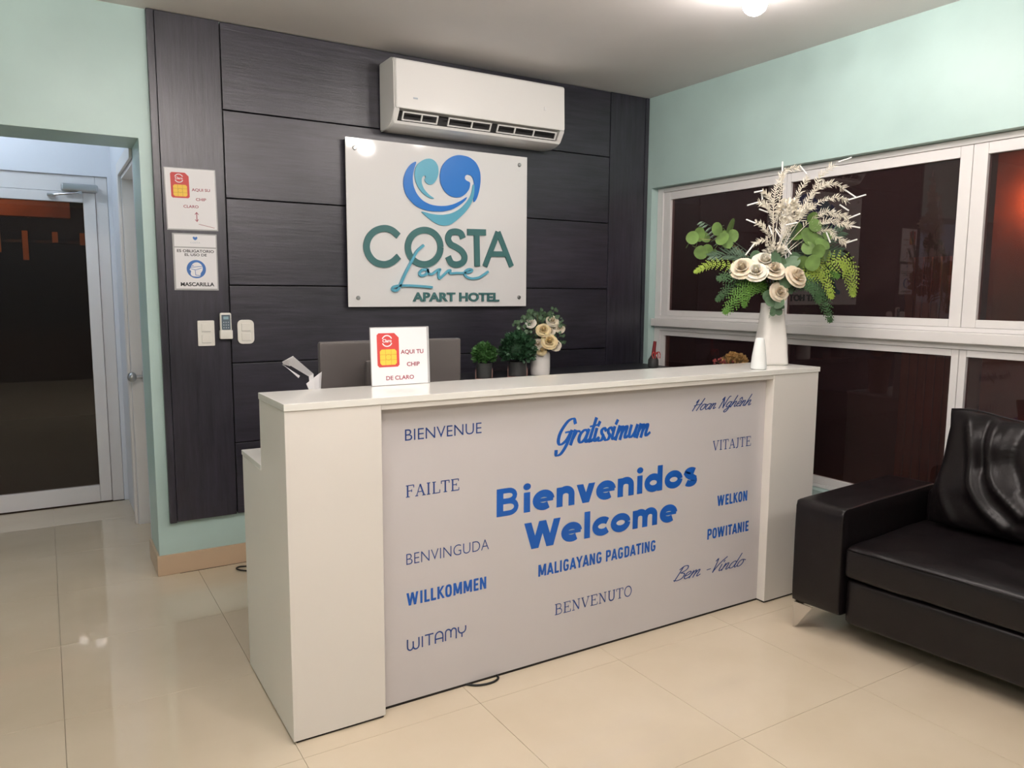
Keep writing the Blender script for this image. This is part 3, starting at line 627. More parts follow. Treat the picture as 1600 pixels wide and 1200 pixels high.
# ------------------------------------------------------------------ logo board on the wall
lb = thing('sign_board', 'square white acrylic logo board with blue heart and raised letters on the dark panelling', 'sign', (-1.518, -.02, 1.73))
def LX(x): return x + 1.518
def LZ(z): return z - 1.73
bd = BX('board', M['signboard'], lb, LX(-2.068), LX(-.9655), -.020, -.0145, LZ(1.2985), LZ(2.165), .001)
SG = {
'crest':[(-1.6728, 2.0797), (-1.7056, 2.0625), (-1.7339, 2.0283), (-1.751, 1.9851), (-1.7534, 1.9432), (-1.74, 1.8981), (-1.7124, 1.8663), (-1.6799, 1.8388), (-1.6326, 1.8229), (-1.5749, 1.8178), (-1.5163, 1.8212), (-1.4568, 1.837), (-1.4066, 1.8664), (-1.3742, 1.8948), (-1.366, 1.913), (-1.4015, 1.8895), (-1.4468, 1.8664), (-1.4964, 1.8528), (-1.5455, 1.8489), (-1.5939, 1.8527), (-1.6417, 1.871), (-1.6745, 1.9027), (-1.6948, 1.9434), (-1.6999, 1.9893), (-1.692, 2.0319)],
'curl':[(-1.6663, 2.0661), (-1.6302, 2.0921), (-1.592, 2.0999), (-1.5633, 2.0873), (-1.5461, 2.0616), (-1.5444, 2.0233), (-1.5563, 1.9881), (-1.5787, 1.9633), (-1.6027, 1.9589), (-1.6199, 1.9686), (-1.6292, 1.9849), (-1.6215, 1.994), (-1.6233, 2.0057), (-1.6357, 2.0047), (-1.6463, 1.9894), (-1.6465, 1.964), (-1.6335, 1.9336), (-1.6031, 1.9052), (-1.5666, 1.8863), (-1.5937, 1.8861), (-1.6318, 1.9048), (-1.6647, 1.9364), (-1.6832, 1.9738), (-1.6875, 2.0155), (-1.6797, 2.0456)],
'big':[(-1.4159, 2.1354), (-1.3556, 2.1307), (-1.3097, 2.1044), (-1.284, 2.0584), (-1.2808, 2.0057), (-1.2891, 1.952), (-1.3046, 1.9066), (-1.3231, 1.8814), (-1.3272, 1.8962), (-1.321, 1.9408), (-1.321, 1.9849), (-1.3272, 2.0126), (-1.3404, 2.0299), (-1.3659, 2.0339), (-1.3811, 2.0239), (-1.3831, 2.0081), (-1.371, 1.9986), (-1.3507, 1.9931), (-1.3476, 1.9811), (-1.3538, 1.9543), (-1.3741, 1.9282), (-1.4015, 1.9088), (-1.4366, 1.9011), (-1.4784, 1.9087), (-1.5108, 1.9341), (-1.5331, 1.9728), (-1.5367, 2.0154), (-1.5247, 2.0635), (-1.4952, 2.1004), (-1.4557, 2.1255)],
'low':[(-1.6564, 1.8172), (-1.5943, 1.8037), (-1.5262, 1.8007), (-1.4569, 1.816), (-1.4067, 1.8453), (-1.3712, 1.8801), (-1.3477, 1.9125), (-1.3374, 1.9396), (-1.3303, 1.9824), (-1.32, 1.9806), (-1.3231, 1.923), (-1.3354, 1.8868), (-1.361, 1.8455), (-1.3967, 1.8081), (-1.4371, 1.7751), (-1.4721, 1.7513), (-1.5118, 1.7432), (-1.5462, 1.7476), (-1.5849, 1.7655), (-1.6233, 1.7909)],
'C':[(-1.7844, 1.6765), (-1.8207, 1.7044), (-1.866, 1.7131), (-1.9157, 1.6974), (-1.9518, 1.661), (-1.9659, 1.6149), (-1.9534, 1.5696), (-1.9183, 1.5347), (-1.8689, 1.5241), (-1.823, 1.5371), (-1.7839, 1.5688)],
'O':[(-1.5342, 1.6261), (-1.5377, 1.6017), (-1.5479, 1.5788), (-1.5639, 1.5589), (-1.5846, 1.5435), (-1.6086, 1.5336), (-1.6341, 1.5298), (-1.6595, 1.5323), (-1.6828, 1.541), (-1.7027, 1.5551), (-1.7178, 1.5737), (-1.7272, 1.5955), (-1.7302, 1.6191), (-1.7266, 1.6429), (-1.7168, 1.6653), (-1.7014, 1.6849), (-1.6812, 1.7003), (-1.6578, 1.7106), (-1.6325, 1.7149), (-1.6072, 1.7129), (-1.5835, 1.7048), (-1.563, 1.6909), (-1.5473, 1.6723), (-1.5374, 1.6502), (-1.5342, 1.6261)],
'S':[(-1.3939, 1.68), (-1.407, 1.706), (-1.4373, 1.7152), (-1.4723, 1.7075), (-1.4874, 1.6761), (-1.4726, 1.6459), (-1.4376, 1.6295), (-1.4022, 1.6085), (-1.3839, 1.5779), (-1.3942, 1.5481), (-1.4328, 1.5338), (-1.468, 1.5418), (-1.4879, 1.5766)],
'T':[(-1.3663, 1.7167), (-1.246, 1.7195)],
'T2':[(-1.3066, 1.7194), (-1.3024, 1.5261)],
'A':[(-1.252, 1.5272), (-1.1653, 1.7259)],
'A2':[(-1.1653, 1.7259), (-1.073, 1.5313)],
'A3':[(-1.2183, 1.5991), (-1.1107, 1.6016)],
'L':[(-1.6438, 1.6291), (-1.6823, 1.595), (-1.7208, 1.5294), (-1.7592, 1.4599), (-1.7879, 1.3994), (-1.8067, 1.3856), (-1.8233, 1.3889), (-1.8203, 1.4034), (-1.8017, 1.4096), (-1.7784, 1.4124), (-1.7221, 1.413), (-1.6458, 1.4094), (-1.5945, 1.4054)],
'ove':[(-1.6141, 1.5015), (-1.645, 1.5), (-1.6643, 1.4831), (-1.6568, 1.4685), (-1.6308, 1.4724), (-1.6142, 1.4884), (-1.6161, 1.4988), (-1.6065, 1.4798), (-1.5871, 1.4784), (-1.5576, 1.4983), (-1.5398, 1.5039), (-1.5498, 1.4808), (-1.5431, 1.4545), (-1.5133, 1.4771), (-1.4883, 1.4979), (-1.4762, 1.4999), (-1.4763, 1.4839), (-1.438, 1.4864), (-1.3974, 1.4872), (-1.3512, 1.4934), (-1.3377, 1.5045), (-1.3563, 1.5095), (-1.379, 1.4974), (-1.3821, 1.4731), (-1.3461, 1.4574), (-1.294, 1.4627), (-1.2625, 1.4787), (-1.2361, 1.4956)],
}
Y0 = -.0206
def acr(k, m, t=.008, name='logo_piece'):
    bm = bmesh.new(); pts = [(LX(v.x), LZ(v.y)) for v in chaikin(SG[k])]
    plate(bm, pts, Y0 - t, t); return obj(name, bm, m, bd)
acr('crest', M['blue_letter']); acr('curl', M['sky_letter']); acr('big', M['blue_letter']); acr('low', M['sky_letter'])
def strk(ks, m, hw, t, name='raised_letter', sm=(), cap=False):
    bm = bmesh.new()
    for n_, k in enumerate(ks):
        p = [(LX(a), LZ(b)) for a, b in SG[k]]
        if k in sm: p = [(v.x, v.y) for v in smooth_pts([(a, b, 0) for a, b in p], 6)]
        ribbon(bm, p, hw, Y0 - t - .0003 * n_, t, cap=cap)
    return obj(name, bm, m, bd)
strk(['C'], M['teal_letter'], .0175, .009, sm=('C',)); strk(['O'], M['teal_letter'], .0175, .009, sm=('O',)); strk(['S'], M['teal_letter'], .0175, .009, sm=('S',))
strk(['T', 'T2'], M['teal_letter'], .0175, .009); strk(['A', 'A2', 'A3'], M['teal_letter'], .0155, .009)
strk(['L'], M['sky_letter'], .0065, .017, sm=('L',), cap=True); strk(['ove'], M['sky_letter'], .0062, .013, sm=('ove',), cap=True)
print_text('APART HOTEL', LX(-1.704), LX(-1.155), LZ(1.328), .050, Y0 - .0005, M['teal_letter'], bd, .032, name='raised_letter', t=.007)
for x, z in ((-2.02, 2.113), (-1.0201, 2.117), (-2.015, 1.346), (-1.0173, 1.351)):
    bm = bmesh.new(); cyl(bm, (LX(x), .0195, LZ(z)), (LX(x), -.026, LZ(z)), .011, n=20); cyl(bm, (LX(x), -.026, LZ(z)), (LX(x), -.029, LZ(z)), .011, .008, n=20)
    obj('standoff_screw', bm, M['steel'], lb, smooth=True)

# ------------------------------------------------------------------ air conditioner
ac = thing('air_conditioner', 'white split air conditioner unit mounted high on the dark panelling', 'air conditioner', (-1.34, 0, 2.4))
def ext(name, prof, x0, x1, m, p, bev=0, smooth=True):
    bm = bmesh.new(); a = [bm.verts.new((x0, y, z)) for y, z in prof]; b = [bm.verts.new((x1, y, z)) for y, z in prof]
    fa = bm.faces.new(a); fb = bm.faces.new(b[::-1]); n = len(prof)
    for i in range(n): bm.faces.new((a[i], b[i], b[(i + 1) % n], a[(i + 1) % n]))
    if bev: bmesh.ops.bevel(bm, geom=list(fa.edges) + list(fb.edges), offset=bev, segments=3, affect='EDGES')
    bmesh.ops.triangulate(bm, faces=[f for f in bm.faces if len(f.verts) > 4])
    return obj(name, bm, m, p, smooth=smooth)
AW = .525
ext('housing', [(-.005, .160), (-.150, .160), (-.185, .150), (-.1985, .128), (-.2035, -.095), (-.146, -.098), (-.132, -.150), (-.172, -.153), (-.166, -.166), (-.13, -.178), (-.06, -.184), (-.005, -.184)], -AW + .012, AW - .012, M['plastic'], ac)
for s in (-1, 1):
    ext('end_cap', [(-.005, .160), (-.150, .160), (-.185, .150), (-.1985, .128), (-.2035, -.092), (-.196, -.105), (-.166, -.160), (-.13, -.176), (-.06, -.184), (-.005, -.184)], *((-AW, -AW + .030) if s < 0 else (AW - .030, AW)), M['plastic'], ac, .006)
ext('front_cover', [(-.199, .145), (-.206, .138), (-.214, -.088), (-.210, -.097), (-.200, -.097)], -AW + .006, AW - .006, M['plastic'], ac, .004)
BX('air_outlet', M['dark'], ac, -AW + .031, AW - .031, -.150, -.128, -.151, -.098)
def louvre(x0, x1, bars):
    bm = bmesh.new(); A = Vector((0, -.196, -.108)); B = Vector((0, -.174, -.148))
    n = Vector((0, A.z - B.z, -(A.y - B.y))).normalized() * .004; u = (B - A).normalized()
    def strip(xa, xb, s0, s1):
        p = [A + u * s0 + n, A + u * s1 + n, A + u * s1 - n, A + u * s0 - n]
        a = [bm.verts.new((xa, q.y, q.z)) for q in p]; b = [bm.verts.new((xb, q.y, q.z)) for q in p]
        bm.faces.new(a); bm.faces.new(b[::-1])
        for i in range(4): bm.faces.new((a[i], b[i], b[(i + 1) % 4], a[(i + 1) % 4]))
    H = (B - A).length
    strip(x0, x1, 0, .006); strip(x0, x1, H - .006, H)
    for x in [x0] + bars + [x1 - .006]: strip(x, x + .006, .006, H - .006)
    obj('louvre_frame', bm, M['plastic'], ac)
louvre(-.475, -.275, [-.37]); louvre(-.215, .045, [-.075]); louvre(.085, .475, [.195, .32])
BX('display', M['signboard'], ac, .375, .39, -.2135, -.2095, -.002, .018, .001, label='small white mark painted for a reflection of the lamps')  # white chip painted in for the bulbs' glint on the front cover
BX('badge', M['greytext'], ac, -.425, -.40, -.2145, -.2115, -.045, -.037, .001)

# ------------------------------------------------------------------ paper notices
def sim(p, x, z, w_, h_, y, k=1.0):
    """red chip card drawing, lower left corner at x, z"""
    bm = bmesh.new(); c = w_ * .2; r = w_ * .08
    plate(bm, [(x + r, z), (x + w_ - r, z), (x + w_, z + r), (x + w_, z + h_ - c), (x + w_ - c, z + h_), (x + r, z + h_), (x, z + h_ - r), (x, z + r)], y, 0); obj('chip_card_print', bm, M['red'], p)
    bm = bmesh.new(); a, b, cc, d = x + w_ * .12, x + w_ * .88, z + h_ * .06, z + h_ * .52
    plate(bm, [(a + r, cc), (b - r, cc), (b, cc + r), (b, d - r), (b - r, d), (a + r, d), (a, d - r), (a, cc + r)], y - .0003, 0); obj('chip_print', bm, M['yellow'], p)
    bm = bmesh.new(); t = w_ * .012
    for f in (.33, .67): ribbon(bm, [(a, cc + (d - cc) * f), (b, cc + (d - cc) * f)], t, y - .0006)
    for f in (.33, .67): ribbon(bm, [(a + (b - a) * f, cc), (a + (b - a) * f, d)], t, y - .0006)
    ribbon(bm, [((a + b) / 2 + w_ * .13 * math.cos(q * PI / 6), (cc + d) / 2 + w_ * .13 * math.sin(q * PI / 6)) for q in range(13)], t, y - .0007)
    obj('chip_lines', bm, M['ochre'], p)
    bm = bmesh.new(); cx, cz, rr = x + w_ * .46, z + h_ * .77, w_ * .23
    ribbon(bm, [(cx + rr * math.cos(math.radians(q)), cz + rr * math.sin(math.radians(q))) for q in range(25, 160, 12)], t * 2, y - .0004)
    ribbon(bm, [(cx + rr * math.cos(math.radians(q)), cz + rr * math.sin(math.radians(q))) for q in range(205, 340, 12)], t * 2, y - .0004)
    obj('round_mark', bm, M['paper'], p)
    print_text('Claro', cx - rr * .9, cx + rr * .9, cz - rr * .25, rr * .6, y - .0004, M['paper'], p, .03)
def notice(name, label, cat, loc, w_, h_, tilt=0, lean=0, rz=0):
    t = thing(name, label, cat, loc); t.rotation_euler = (lean, tilt, rz)
    return t
n1 = notice('notice', 'white paper notice with red chip card taped at the top left of the panelling', 'notice', (-2.917, -.0015, 1.665), .216, .277, math.radians(-.8))
BX('plastic_sleeve', M['sleeve'], n1, -.004, .2215, -.0012, .001, -.006, .279, .0004)
BX('sheet', M['paper'], n1, 0, .216, -.0022, -.0014, 0, .276)
sim(n1, .022, .142, .080, .116, -.0026)
for s, a, b, z in (('AQUI SU', .112, .193, .176), ('CHIP', .128, .174, .132), ('CLARO', .072, .138, .098)): print_text(s, a, b, z, .013, -.0027, M['maroon'], n1, .02)
bm = bmesh.new(); ribbon(bm, [(.128, .075), (.128, .04)], .0018, -.0027); ribbon(bm, [(.12, .068), (.128, .078), (.136, .068)], .0015, -.0027); ribbon(bm, [(.12, .045), (.128, .036), (.134, .046)], .0015, -.0027); ribbon(bm, [(.135, .024), (.205, .008)], .001, -.0027)
obj('arrow_print', bm, M['maroon'], n1)

n2 = notice('mask_notice', 'white sign with a blue masked head symbol below the chip card notice', 'notice', (-2.896, -.0015, 1.388), .19, .25)
BX('backing', M['sleeve'], n2, -.006, .192, -.003, .001, -.008, .258, .001)
BX('sheet', M['paper'], n2, .002, .186, -.0042, -.0032, .0, .190)
BX('header_sheet', M['paper'], n2, .002, .186, -.0042, -.0032, .196, .252)
print_text('ES OBLIGATORIO', .012, .176, .170, .013, -.0047, M['black'], n2, .02); print_text('EL USO DE', .045, .143, .153, .012, -.0047, M['black'], n2, .02); print_text('MASCARILLA', .022, .172, .012, .018, -.0047, M['black'], n2, .03)
bm = bmesh.new(); plate(bm, [(.094 + .043 * math.cos(i * PI / 16), .092 + .043 * math.sin(i * PI / 16)) for i in range(32)], -.0047, 0); obj('blue_disc', bm, M['signblue'], n2)
bm = bmesh.new(); plate(bm, [(v.x, v.y) for v in smooth_pts([(.078, .058, 0), (.108, .058, 0), (.112, .072, 0), (.122, .09, 0), (.118, .112, 0), (.1, .124, 0), (.08, .118, 0), (.070, .1, 0), (.064, .088, 0), (.070, .084, 0), (.068, .068, 0)], 4, True)], -.0051, 0); obj('head_symbol', bm, M['paper'], n2)
bm = bmesh.new(); ribbon(bm, [(.070, .1), (.12, .106)], .0012, -.0055); ribbon(bm, [(.068, .094), (.09, .088), (.118, .098)], .0012, -.0055); ribbon(bm, [(.088, .089), (.09, .064), (.11, .062)], .0012, -.0055); ribbon(bm, [(.076, .108), (.081, .108)], .002, -.0055); obj('mask_lines', bm, M['signblue'], n2)
bm = bmesh.new(); plate(bm, [(.094 + a * .6, .236 + b * .6) for a, b in ((-.018, .008), (-.008, .014), (0, .006), (.008, .014), (.018, .008), (.014, -.006), (0, -.016), (-.014, -.006))], -.0047, 0); obj('heart_mark', bm, M['signblue'], n2)
print_text('COSTA', .072, .116, .212, .007, -.0047, M['greytext'], n2)

n3 = notice('counter_notice', 'white paper notice with red chip card standing on the reception counter', 'notice', (-2.479, -1.4325, 1.0528), .215, .2, 0, math.radians(-4), math.radians(1.5))
BX('holder', M['sleeve'], n3, -.002, .222, -.0006, .0025, 0, .203, .0005)
BX('holder_foot', M['sleeve'], n3, .03, .19, .002, .022, .0005, .003, .0005)
n3s = BX('sheet', M['paper'], n3, .0, .213, -.0016, -.0008, .001, .200)
sim(n3, .022, .064, .082, .118, -.0021)
for s, a, b, z in (('AQUI TU', .110, .198, .108), ('CHIP', .132, .182, .064), ('DE CLARO', .052, .158, .018)): print_text(s, a, b, z, .0145, -.0022, M['maroon'], n3, .02)
n3.rotation_euler = (math.radians(-3), math.radians(0), math.radians(1))

# ------------------------------------------------------------------ switches and remote on the panelling
def switch(label, x0, x1, z0, z1, r, rockers, y=-.0005):
    t = thing('light_switch', label, 'switch', ((x0 + x1) / 2, y, (z0 + z1) / 2), 0, 'light switches on the panelling'); w_, h_ = (x1 - x0) / 2, (z1 - z0) / 2
    bm = bmesh.new(); c = []
    for sx, sz, a0 in ((1, 1, 0), (-1, 1, 90), (-1, -1, 180), (1, -1, 270)):
        for q in range(5):
            a = math.radians(a0 + q * 22.5); c.append((sx * (w_ - r) + r * math.cos(a), sz * (h_ - r) + r * math.sin(a)))
    plate(bm, c, -.009, .009); obj('cover_plate', bm, M['ivory'], t)
    for zz, dx in rockers:
        rk = BX('rocker', M['ivory'], t, -w_ * .55 + dx, w_ * .55 + dx, -.0125, -.0085, zz - .019, zz + .019, .002)
        BX('rocker_seam', M['sleeve'], rk, -w_ * .55 + dx, w_ * .55 + dx, -.0128, -.0123, zz - .0195, zz - .018)
    return t
switch('square white double light switch left of the remote control', -2.808, -2.732, 1.114, 1.236, .004, ((.027, 0), (-.027, 0)))
switch('rounded ivory double light switch right of the remote control', -2.624, -2.546, 1.119, 1.237, .022, ((.024, 0), (-.024, 0)))
t = thing('remote_control', 'grey faced remote control in a white wall holder between two light switches', 'remote control', (-2.681, -.0045, 1.145))
BX('holder', M['ivory'], t, -.030, .030, -.028, 0.0, 0, .045, .006)
rm = BX('remote_body', M['ivory'], t, -.027, .027, -.022, -.004, .012, .128, .008)
BX('face', M['remote'], rm, -.020, .020, -.0232, -.0215, .046, .118, .002)
BX('display', M['screen'], rm, -.012, .012, -.0240, -.0228, .096, .110, .001)
bm = bmesh.new()
for i in range(3):
    for j in range(3): box(bm, -.013 + i * .0105, -.008 + i * .0105, -.0242, -.023, .053 + j * .013, .059 + j * .013, .001, 1)
obj('button', bm, M['greytext'], rm, kind='stuff')

# ------------------------------------------------------------------ things on and behind the desk
t = thing('computer_monitor', 'dark grey computer monitor seen from behind on the desk', 'monitor', (-2.3045, -1.20, .8132))
BX('shell', M['monitor'], t, -.2875, .2875, -.012, .018, .09, .383, .008)
BX('screen', M['dark'], t, -.280, .280, .0182, .0195, .10, .376, .0005)
BX('rear_cover', M['monitor'], t, -.12, .12, -.036, -.0125, .16, .31, .01)
BX('stand_neck', M['monitor'], t, -.03, .03, -.052, -.0365, .004, .24, .004)
BX('stand_foot', M['monitor'], t, -.12, .12, -.085, .06, 0, .006, .002)

t = thing('paper_tray', 'grey desk tray of loose curled white papers left of the monitor', 'tray', (-2.70, -1.225, .8132))
BX('tray', M['greyfront'], t, -.09, .095, -.07, .09, 0, .203, .004)
def fold(pts, faces, name='sheet'):
    bm = bmesh.new(); V = [bm.verts.new((x + 2.70, y, z - .8132)) for x, y, z in pts]
    for f in faces: bm.faces.new([V[i] for i in f])
    bmesh.ops.subdivide_edges(bm, edges=bm.edges[:], cuts=2, use_grid_fill=True)
    o = obj(name, bm, M['paper'], t); md = o.modifiers.new('s', 'SOLIDIFY'); md.thickness = .0008; return o
fold([(-2.697, -.02, 1.152), (-2.699, .01, 1.117), (-2.614, .02, 1.082), (-2.628, .03, 1.072), (-2.612, .02, 1.017), (-2.625, .03, 1.017)], [(0, 1, 3, 2), (2, 3, 5, 4)])
fold([(-2.735, -.02, 1.134), (-2.697, -.022, 1.153), (-2.700, .008, 1.115), (-2.722, .02, 1.122)], [(0, 1, 2, 3)])
fold([(-2.722, .03, 1.120), (-2.712, .03, 1.114), (-2.66, .05, 1.066), (-2.655, .05, 1.074)], [(0, 1, 2, 3)])
fold([(-2.662, -.05, 1.056), (-2.636, -.055, 1.076), (-2.612, -.04, 1.088), (-2.596, -.02, 1.092), (-2.602, -.02, 1.017), (-2.616, -.045, 1.017), (-2.634, -.055, 1.017), (-2.646, -.05, 1.017)], [(0, 1, 6, 7), (1, 2, 5, 6), (2, 3, 4, 5)])

c_ = thing('back_shelf', 'long dark stained low cabinet against the panelling behind the desk', 'cabinet', (-.84, -.22, 0))
BX('top', M['credenza'], c_, -.80, .80, -.22, .2135, .885, .915, .002)
for x in (-.79, -.005, .772): BX('side_panel', M['credenza'], c_, x, x + .018, -.21, .205, 0, .8845, .001)
for x in (-.771, .014):
    f = BX('cabinet_door', M['credenza'], c_, x, x + .757, -.2185, -.2105, .04, .88, .001)
    BX('handle', M['steel'], f, x + .70, x + .712, -.236, -.2187, .5, .62, .003)

def leafball(bm, c, r, n, ls, seed, zmin=-.6):
    rd = random.Random(seed)
    for i in range(n):
        v = Vector((rd.gauss(0, 1), rd.gauss(0, 1), rd.gauss(0, 1))).normalized()
        if v.z < zmin: continue
        p = Vector(c) + v * r * rd.uniform(.72, 1.05)
        d = (v + Vector((rd.uniform(-.8, .8), rd.uniform(-.8, .8), rd.uniform(-.3, .9)))).normalized(); s = d.cross(Vector((rd.uniform(-1, 1), rd.uniform(-1, 1), rd.uniform(-1, 1)))).normalized()
        l = ls * rd.uniform(.7, 1.3); w_ = l * .38; nn = d.cross(s) * w_ * .3
        q = [bm.verts.new(x) for x in (p, p + d * l * .5 + s * w_ + nn, p + d * l, p + d * l * .5 - s * w_ + nn)]
        bm.faces.new(q)
def topiary(label, x, y, r, h, pw, m, seed):
    t = thing('potted_topiary', label, 'potted plant', (x, y, .9152), math.radians(-31.42), 'ball plants behind the counter')
    bm = bmesh.new(); lathe(bm, [(pw * .93, .006), (pw * .96, .01), (pw, h), (pw * .92, h), (pw * .9, h - .008)], 24); obj('pot', bm, M['pot'], t, smooth=True)
    bm = bmesh.new(); s = pw + .0025
    box(bm, -s, s, -s, s, 0, .005, .001, 1)
    for a in (-s, s - .003):
        for b in (-s, s - .003): box(bm, a, a + .003, b, b + .003, .005, h * .62, 0)
    obj('holder_rim', bm, M['rose_glass'], t)
    bm = bmesh.new(); cz = h + r * .72; ball(bm, (0, 0, cz), r * .78, 12, (1, 1, .86)); leafball(bm, (0, 0, cz), r, 900, r * .30, seed)
    for v in bm.verts: pass
    o = obj('foliage', bm, m, t, kind='stuff')
    return t
topiary('small bright green ball plant in a dark pot, leftmost behind the counter', -1.424, -.345, .058, .088, .043, M['topiary'], 3)
topiary('larger dark green ball plant in a dark pot beside the rose vase', -1.206, -.335, .088, .085, .052, M['topiary_d'], 4)

# rose maker (shared by both bouquets)
def rose_bms(r, seed):
    """petal rings of an open rose facing +z"""
    rd = random.Random(seed); out = []
    for ring, (n, rr, tilt, ph, hgt) in enumerate(((5, .92, 64, 0, .56), (5, .80, 52, 36, .70), (5, .62, 37, 8, .86), (4, .50, 23, 40, .98), (3, .34, 10, 0, 1.04), (3, .12, 3, 70, 1.06))):
        for k in range(n):
            bm = bmesh.new(); a0 = math.radians(ph + 360 / n * k + rd.uniform(-8, 8)); wa = math.radians(360 / n * .66)
            g = []
            for i in range(5):
                row = []
                for j in range(5):
                    u = i / 4; v = (j - 2) / 2
                    a = a0 + v * wa * (1 - .25 * abs(u - .5))
                    tl = math.radians(tilt) * u ** 1.1
                    rad = r * (.10 + rr * (.25 + .75 * math.sin(tl) * u + .12 * u)) * (1 - .06 * v * v)
                    z = r * hgt * (u ** .8) * (math.cos(tl) * .9 + .1) * (1 - .20 * v * v * u) + (-.06 * r * max(0, u - .8) * 5 if ring == 0 else 0)
                    rad += r * .12 * max(0, u - .7) / .3 * (1 if ring < 2 else .2)
                    row.append(bm.verts.new((rad * math.cos(a), rad * math.sin(a), z)))
                g.append(row)
            for i in range(4):
                for j in range(4): bm.faces.new((g[i][j], g[i][j + 1], g[i + 1][j + 1], g[i + 1][j]))
            out.append(bm)
    return out
def rose(parent, c, r, direction, m, seed, petals=True):
    q = Vector(direction).normalized().to_track_quat('Z', 'Y').to_matrix().to_4x4(); mt = Matrix.Translation(Vector(c)) @ q
    bm = bmesh.new(); ball(bm, (0, 0, r * .62), r * .15, 12, (1, 1, 1.5)); bmesh.ops.transform(bm, matrix=mt, verts=bm.verts)
    core = obj('rose', bm, m, parent, smooth='all')
    if petals:
        for b in rose_bms(r, seed):
            bmesh.ops.transform(b, matrix=mt, verts=b.verts); obj('petal', b, m, core, smooth='all')
    else:
        bb_ = bmesh.new()
        for b in rose_bms(r, seed):
            me = bpy.data.meshes.new('x'); b.to_mesh(me); b.free(); bb_.from_mesh(me); bpy.data.meshes.remove(me)
        bmesh.ops.transform(bb_, matrix=mt, verts=bb_.verts); obj('petals', bb_, m, core, smooth='all')
    return core
def roundleaf(bm, c, r, d, nrm, cup=.15):
    d = Vector(d).normalized(); nrm = Vector(nrm); nrm = (nrm - d * nrm.dot(d)).normalized(); s = d.cross(nrm); c = Vector(c)
    ctr = bm.verts.new(c + d * r - nrm * r * cup); n = 14
    rim = []
    for i in range(n):
        a = 2 * PI * i / n; x = -math.cos(a) * (1.0 if math.cos(a) < .9 else .92); rim.append(bm.verts.new(c + d * r * (1 + x) + s * r * .92 * math.sin(a)))
    for i in range(n): bm.faces.new((ctr, rim[i], rim[(i + 1) % n]))

vs = thing('small_vase', 'short white vase beside the larger topiary behind the counter', 'vase', (-1.052, -.33, .9152))
bm = bmesh.new(); lathe(bm, [(.046, 0), (.054, .004), (.056, .02), (.056, .115), (.052, .128), (.044, .133), (.040, .120), (.04, .1)], 32); obj('body', bm, M['ceramic'], vs, smooth=True)
RZ = math.radians(-31.42)
sb = thing('rose_bouquet', 'small bouquet of buttery roses with grey green leaves in the short white vase', 'bouquet', (-1.052, -.33, 1.045), RZ)
K = 1 / 290.   # camera-facing plane of this bouquet is only a convenient local frame
for (a, b, d, r, mm) in ((.013, .122, -.05, .034, 'rose_y'), (.045, .060, -.06, .038, 'rose_y'), (.063, .172, -.02, .029, 'rose'), (.105, .134, .0, .026, 'rose'), (.048, .118, -.02, .028, 'rose'), (-.055, .160, 0, .026, 'rose_w'), (-.016, .045, -.05, .027, 'rose'), (.080, .038, -.01, .030, 'rose'), (.004, .010, -.055, .024, 'rose_y')):
    rose(sb, (a, d, b), r * 1.12, (a * 3, -1, .5 + b), M[mm], int(a * 999) + 99, petals=False)
rd = random.Random(5)
bm = bmesh.new()
for i in range(330):
    a = rd.uniform(-.135, .12); b = rd.uniform(-.01, .225)
    if ((a + .01) / .13) ** 2 + ((b - .115) / .115) ** 2 > 1 or (b < .06 and a < -.05): continue
    c = Vector((a, rd.uniform(-.03, .045), b)); roundleaf(bm, c, rd.uniform(.008, .014), (rd.uniform(-1, 1), rd.uniform(-1, .2), rd.uniform(-.2, 1)), (rd.uniform(-.5, .5), -1, rd.uniform(-.3, .6)))
obj('leaves', bm, M['leaf2'], sb, kind='stuff')
bm = bmesh.new()
for a, b in ((-.06, .19), (-.02, .21), (.05, .20), (-.11, .14), (.09, .1)): tube(bm, [(0, 0, -.1), (a * .4, 0, b * .4), (a, 0, b)], .0015, 5)
obj('stems', bm, M['stem'], sb, kind='stuff')
for a, b in ((-.057, .222), (.004, .228), (.072, .230), (.11, .19), (.122, .15), (-.136, .165), (.124, .06), (-.10, .185), (.12, .10)):
    bm = bmesh.new()
    tube(bm, [(a * .5, 0, b * .5), (a, 0, b)], .0012, 5)
    for k in range(6): roundleaf(bm, (a + rd.uniform(-.014, .014), rd.uniform(-.01, .01), b + rd.uniform(-.02, .012)), rd.uniform(.006, .010), (rd.uniform(-1, 1), -.3, rd.uniform(0, 1)), (0, -1, .2))
    obj('sprig', bm, M['leaf2'], sb)

# red lacquered bottle with ribbon near the wall corner
t = thing('ribboned_bottle', 'dark bottle with red lacquered neck and ribbon near the window corner', 'bottle', (-.18, -.30, .9152))
bm = bmesh.new(); lathe(bm, [(.028, 0), (.034, .01), (.032, .05), (.016, .075), (.012, .085)], 20); obj('body', bm, M['pot'], t, smooth=True)
bm = bmesh.new(); tube(bm, [(0, 0, .08), (.004, 0, .12), (.010, 0, .165)], .013, 12, .010); obj('neck', bm, M['bottle_red'], t, smooth=True)
bm = bmesh.new()
for k in range(4):
    a = -1 + k * .7; tube(bm, smooth_pts([(0, -.02, .082), (math.sin(a) * .022, -.026, .10), (math.sin(a) * .038, -.024, .085), (math.sin(a) * .03, -.03, .06)], 4), .003, 6)
obj('ribbon', bm, M['red'], t)
t = thing('dried_flower_basket', 'low basket of dried ochre flowers and dark red berries behind the vase', 'dried flowers', (-.535, -1.265, .8132))
bm = bmesh.new(); lathe(bm, [(.045, 0), (.05, .01), (.062, .15), (.066, .19), (.060, .192), (.056, .17)], 20); obj('basket', bm, M['cork'], t, smooth=True)
rd = random.Random(11)
bm = bmesh.new()
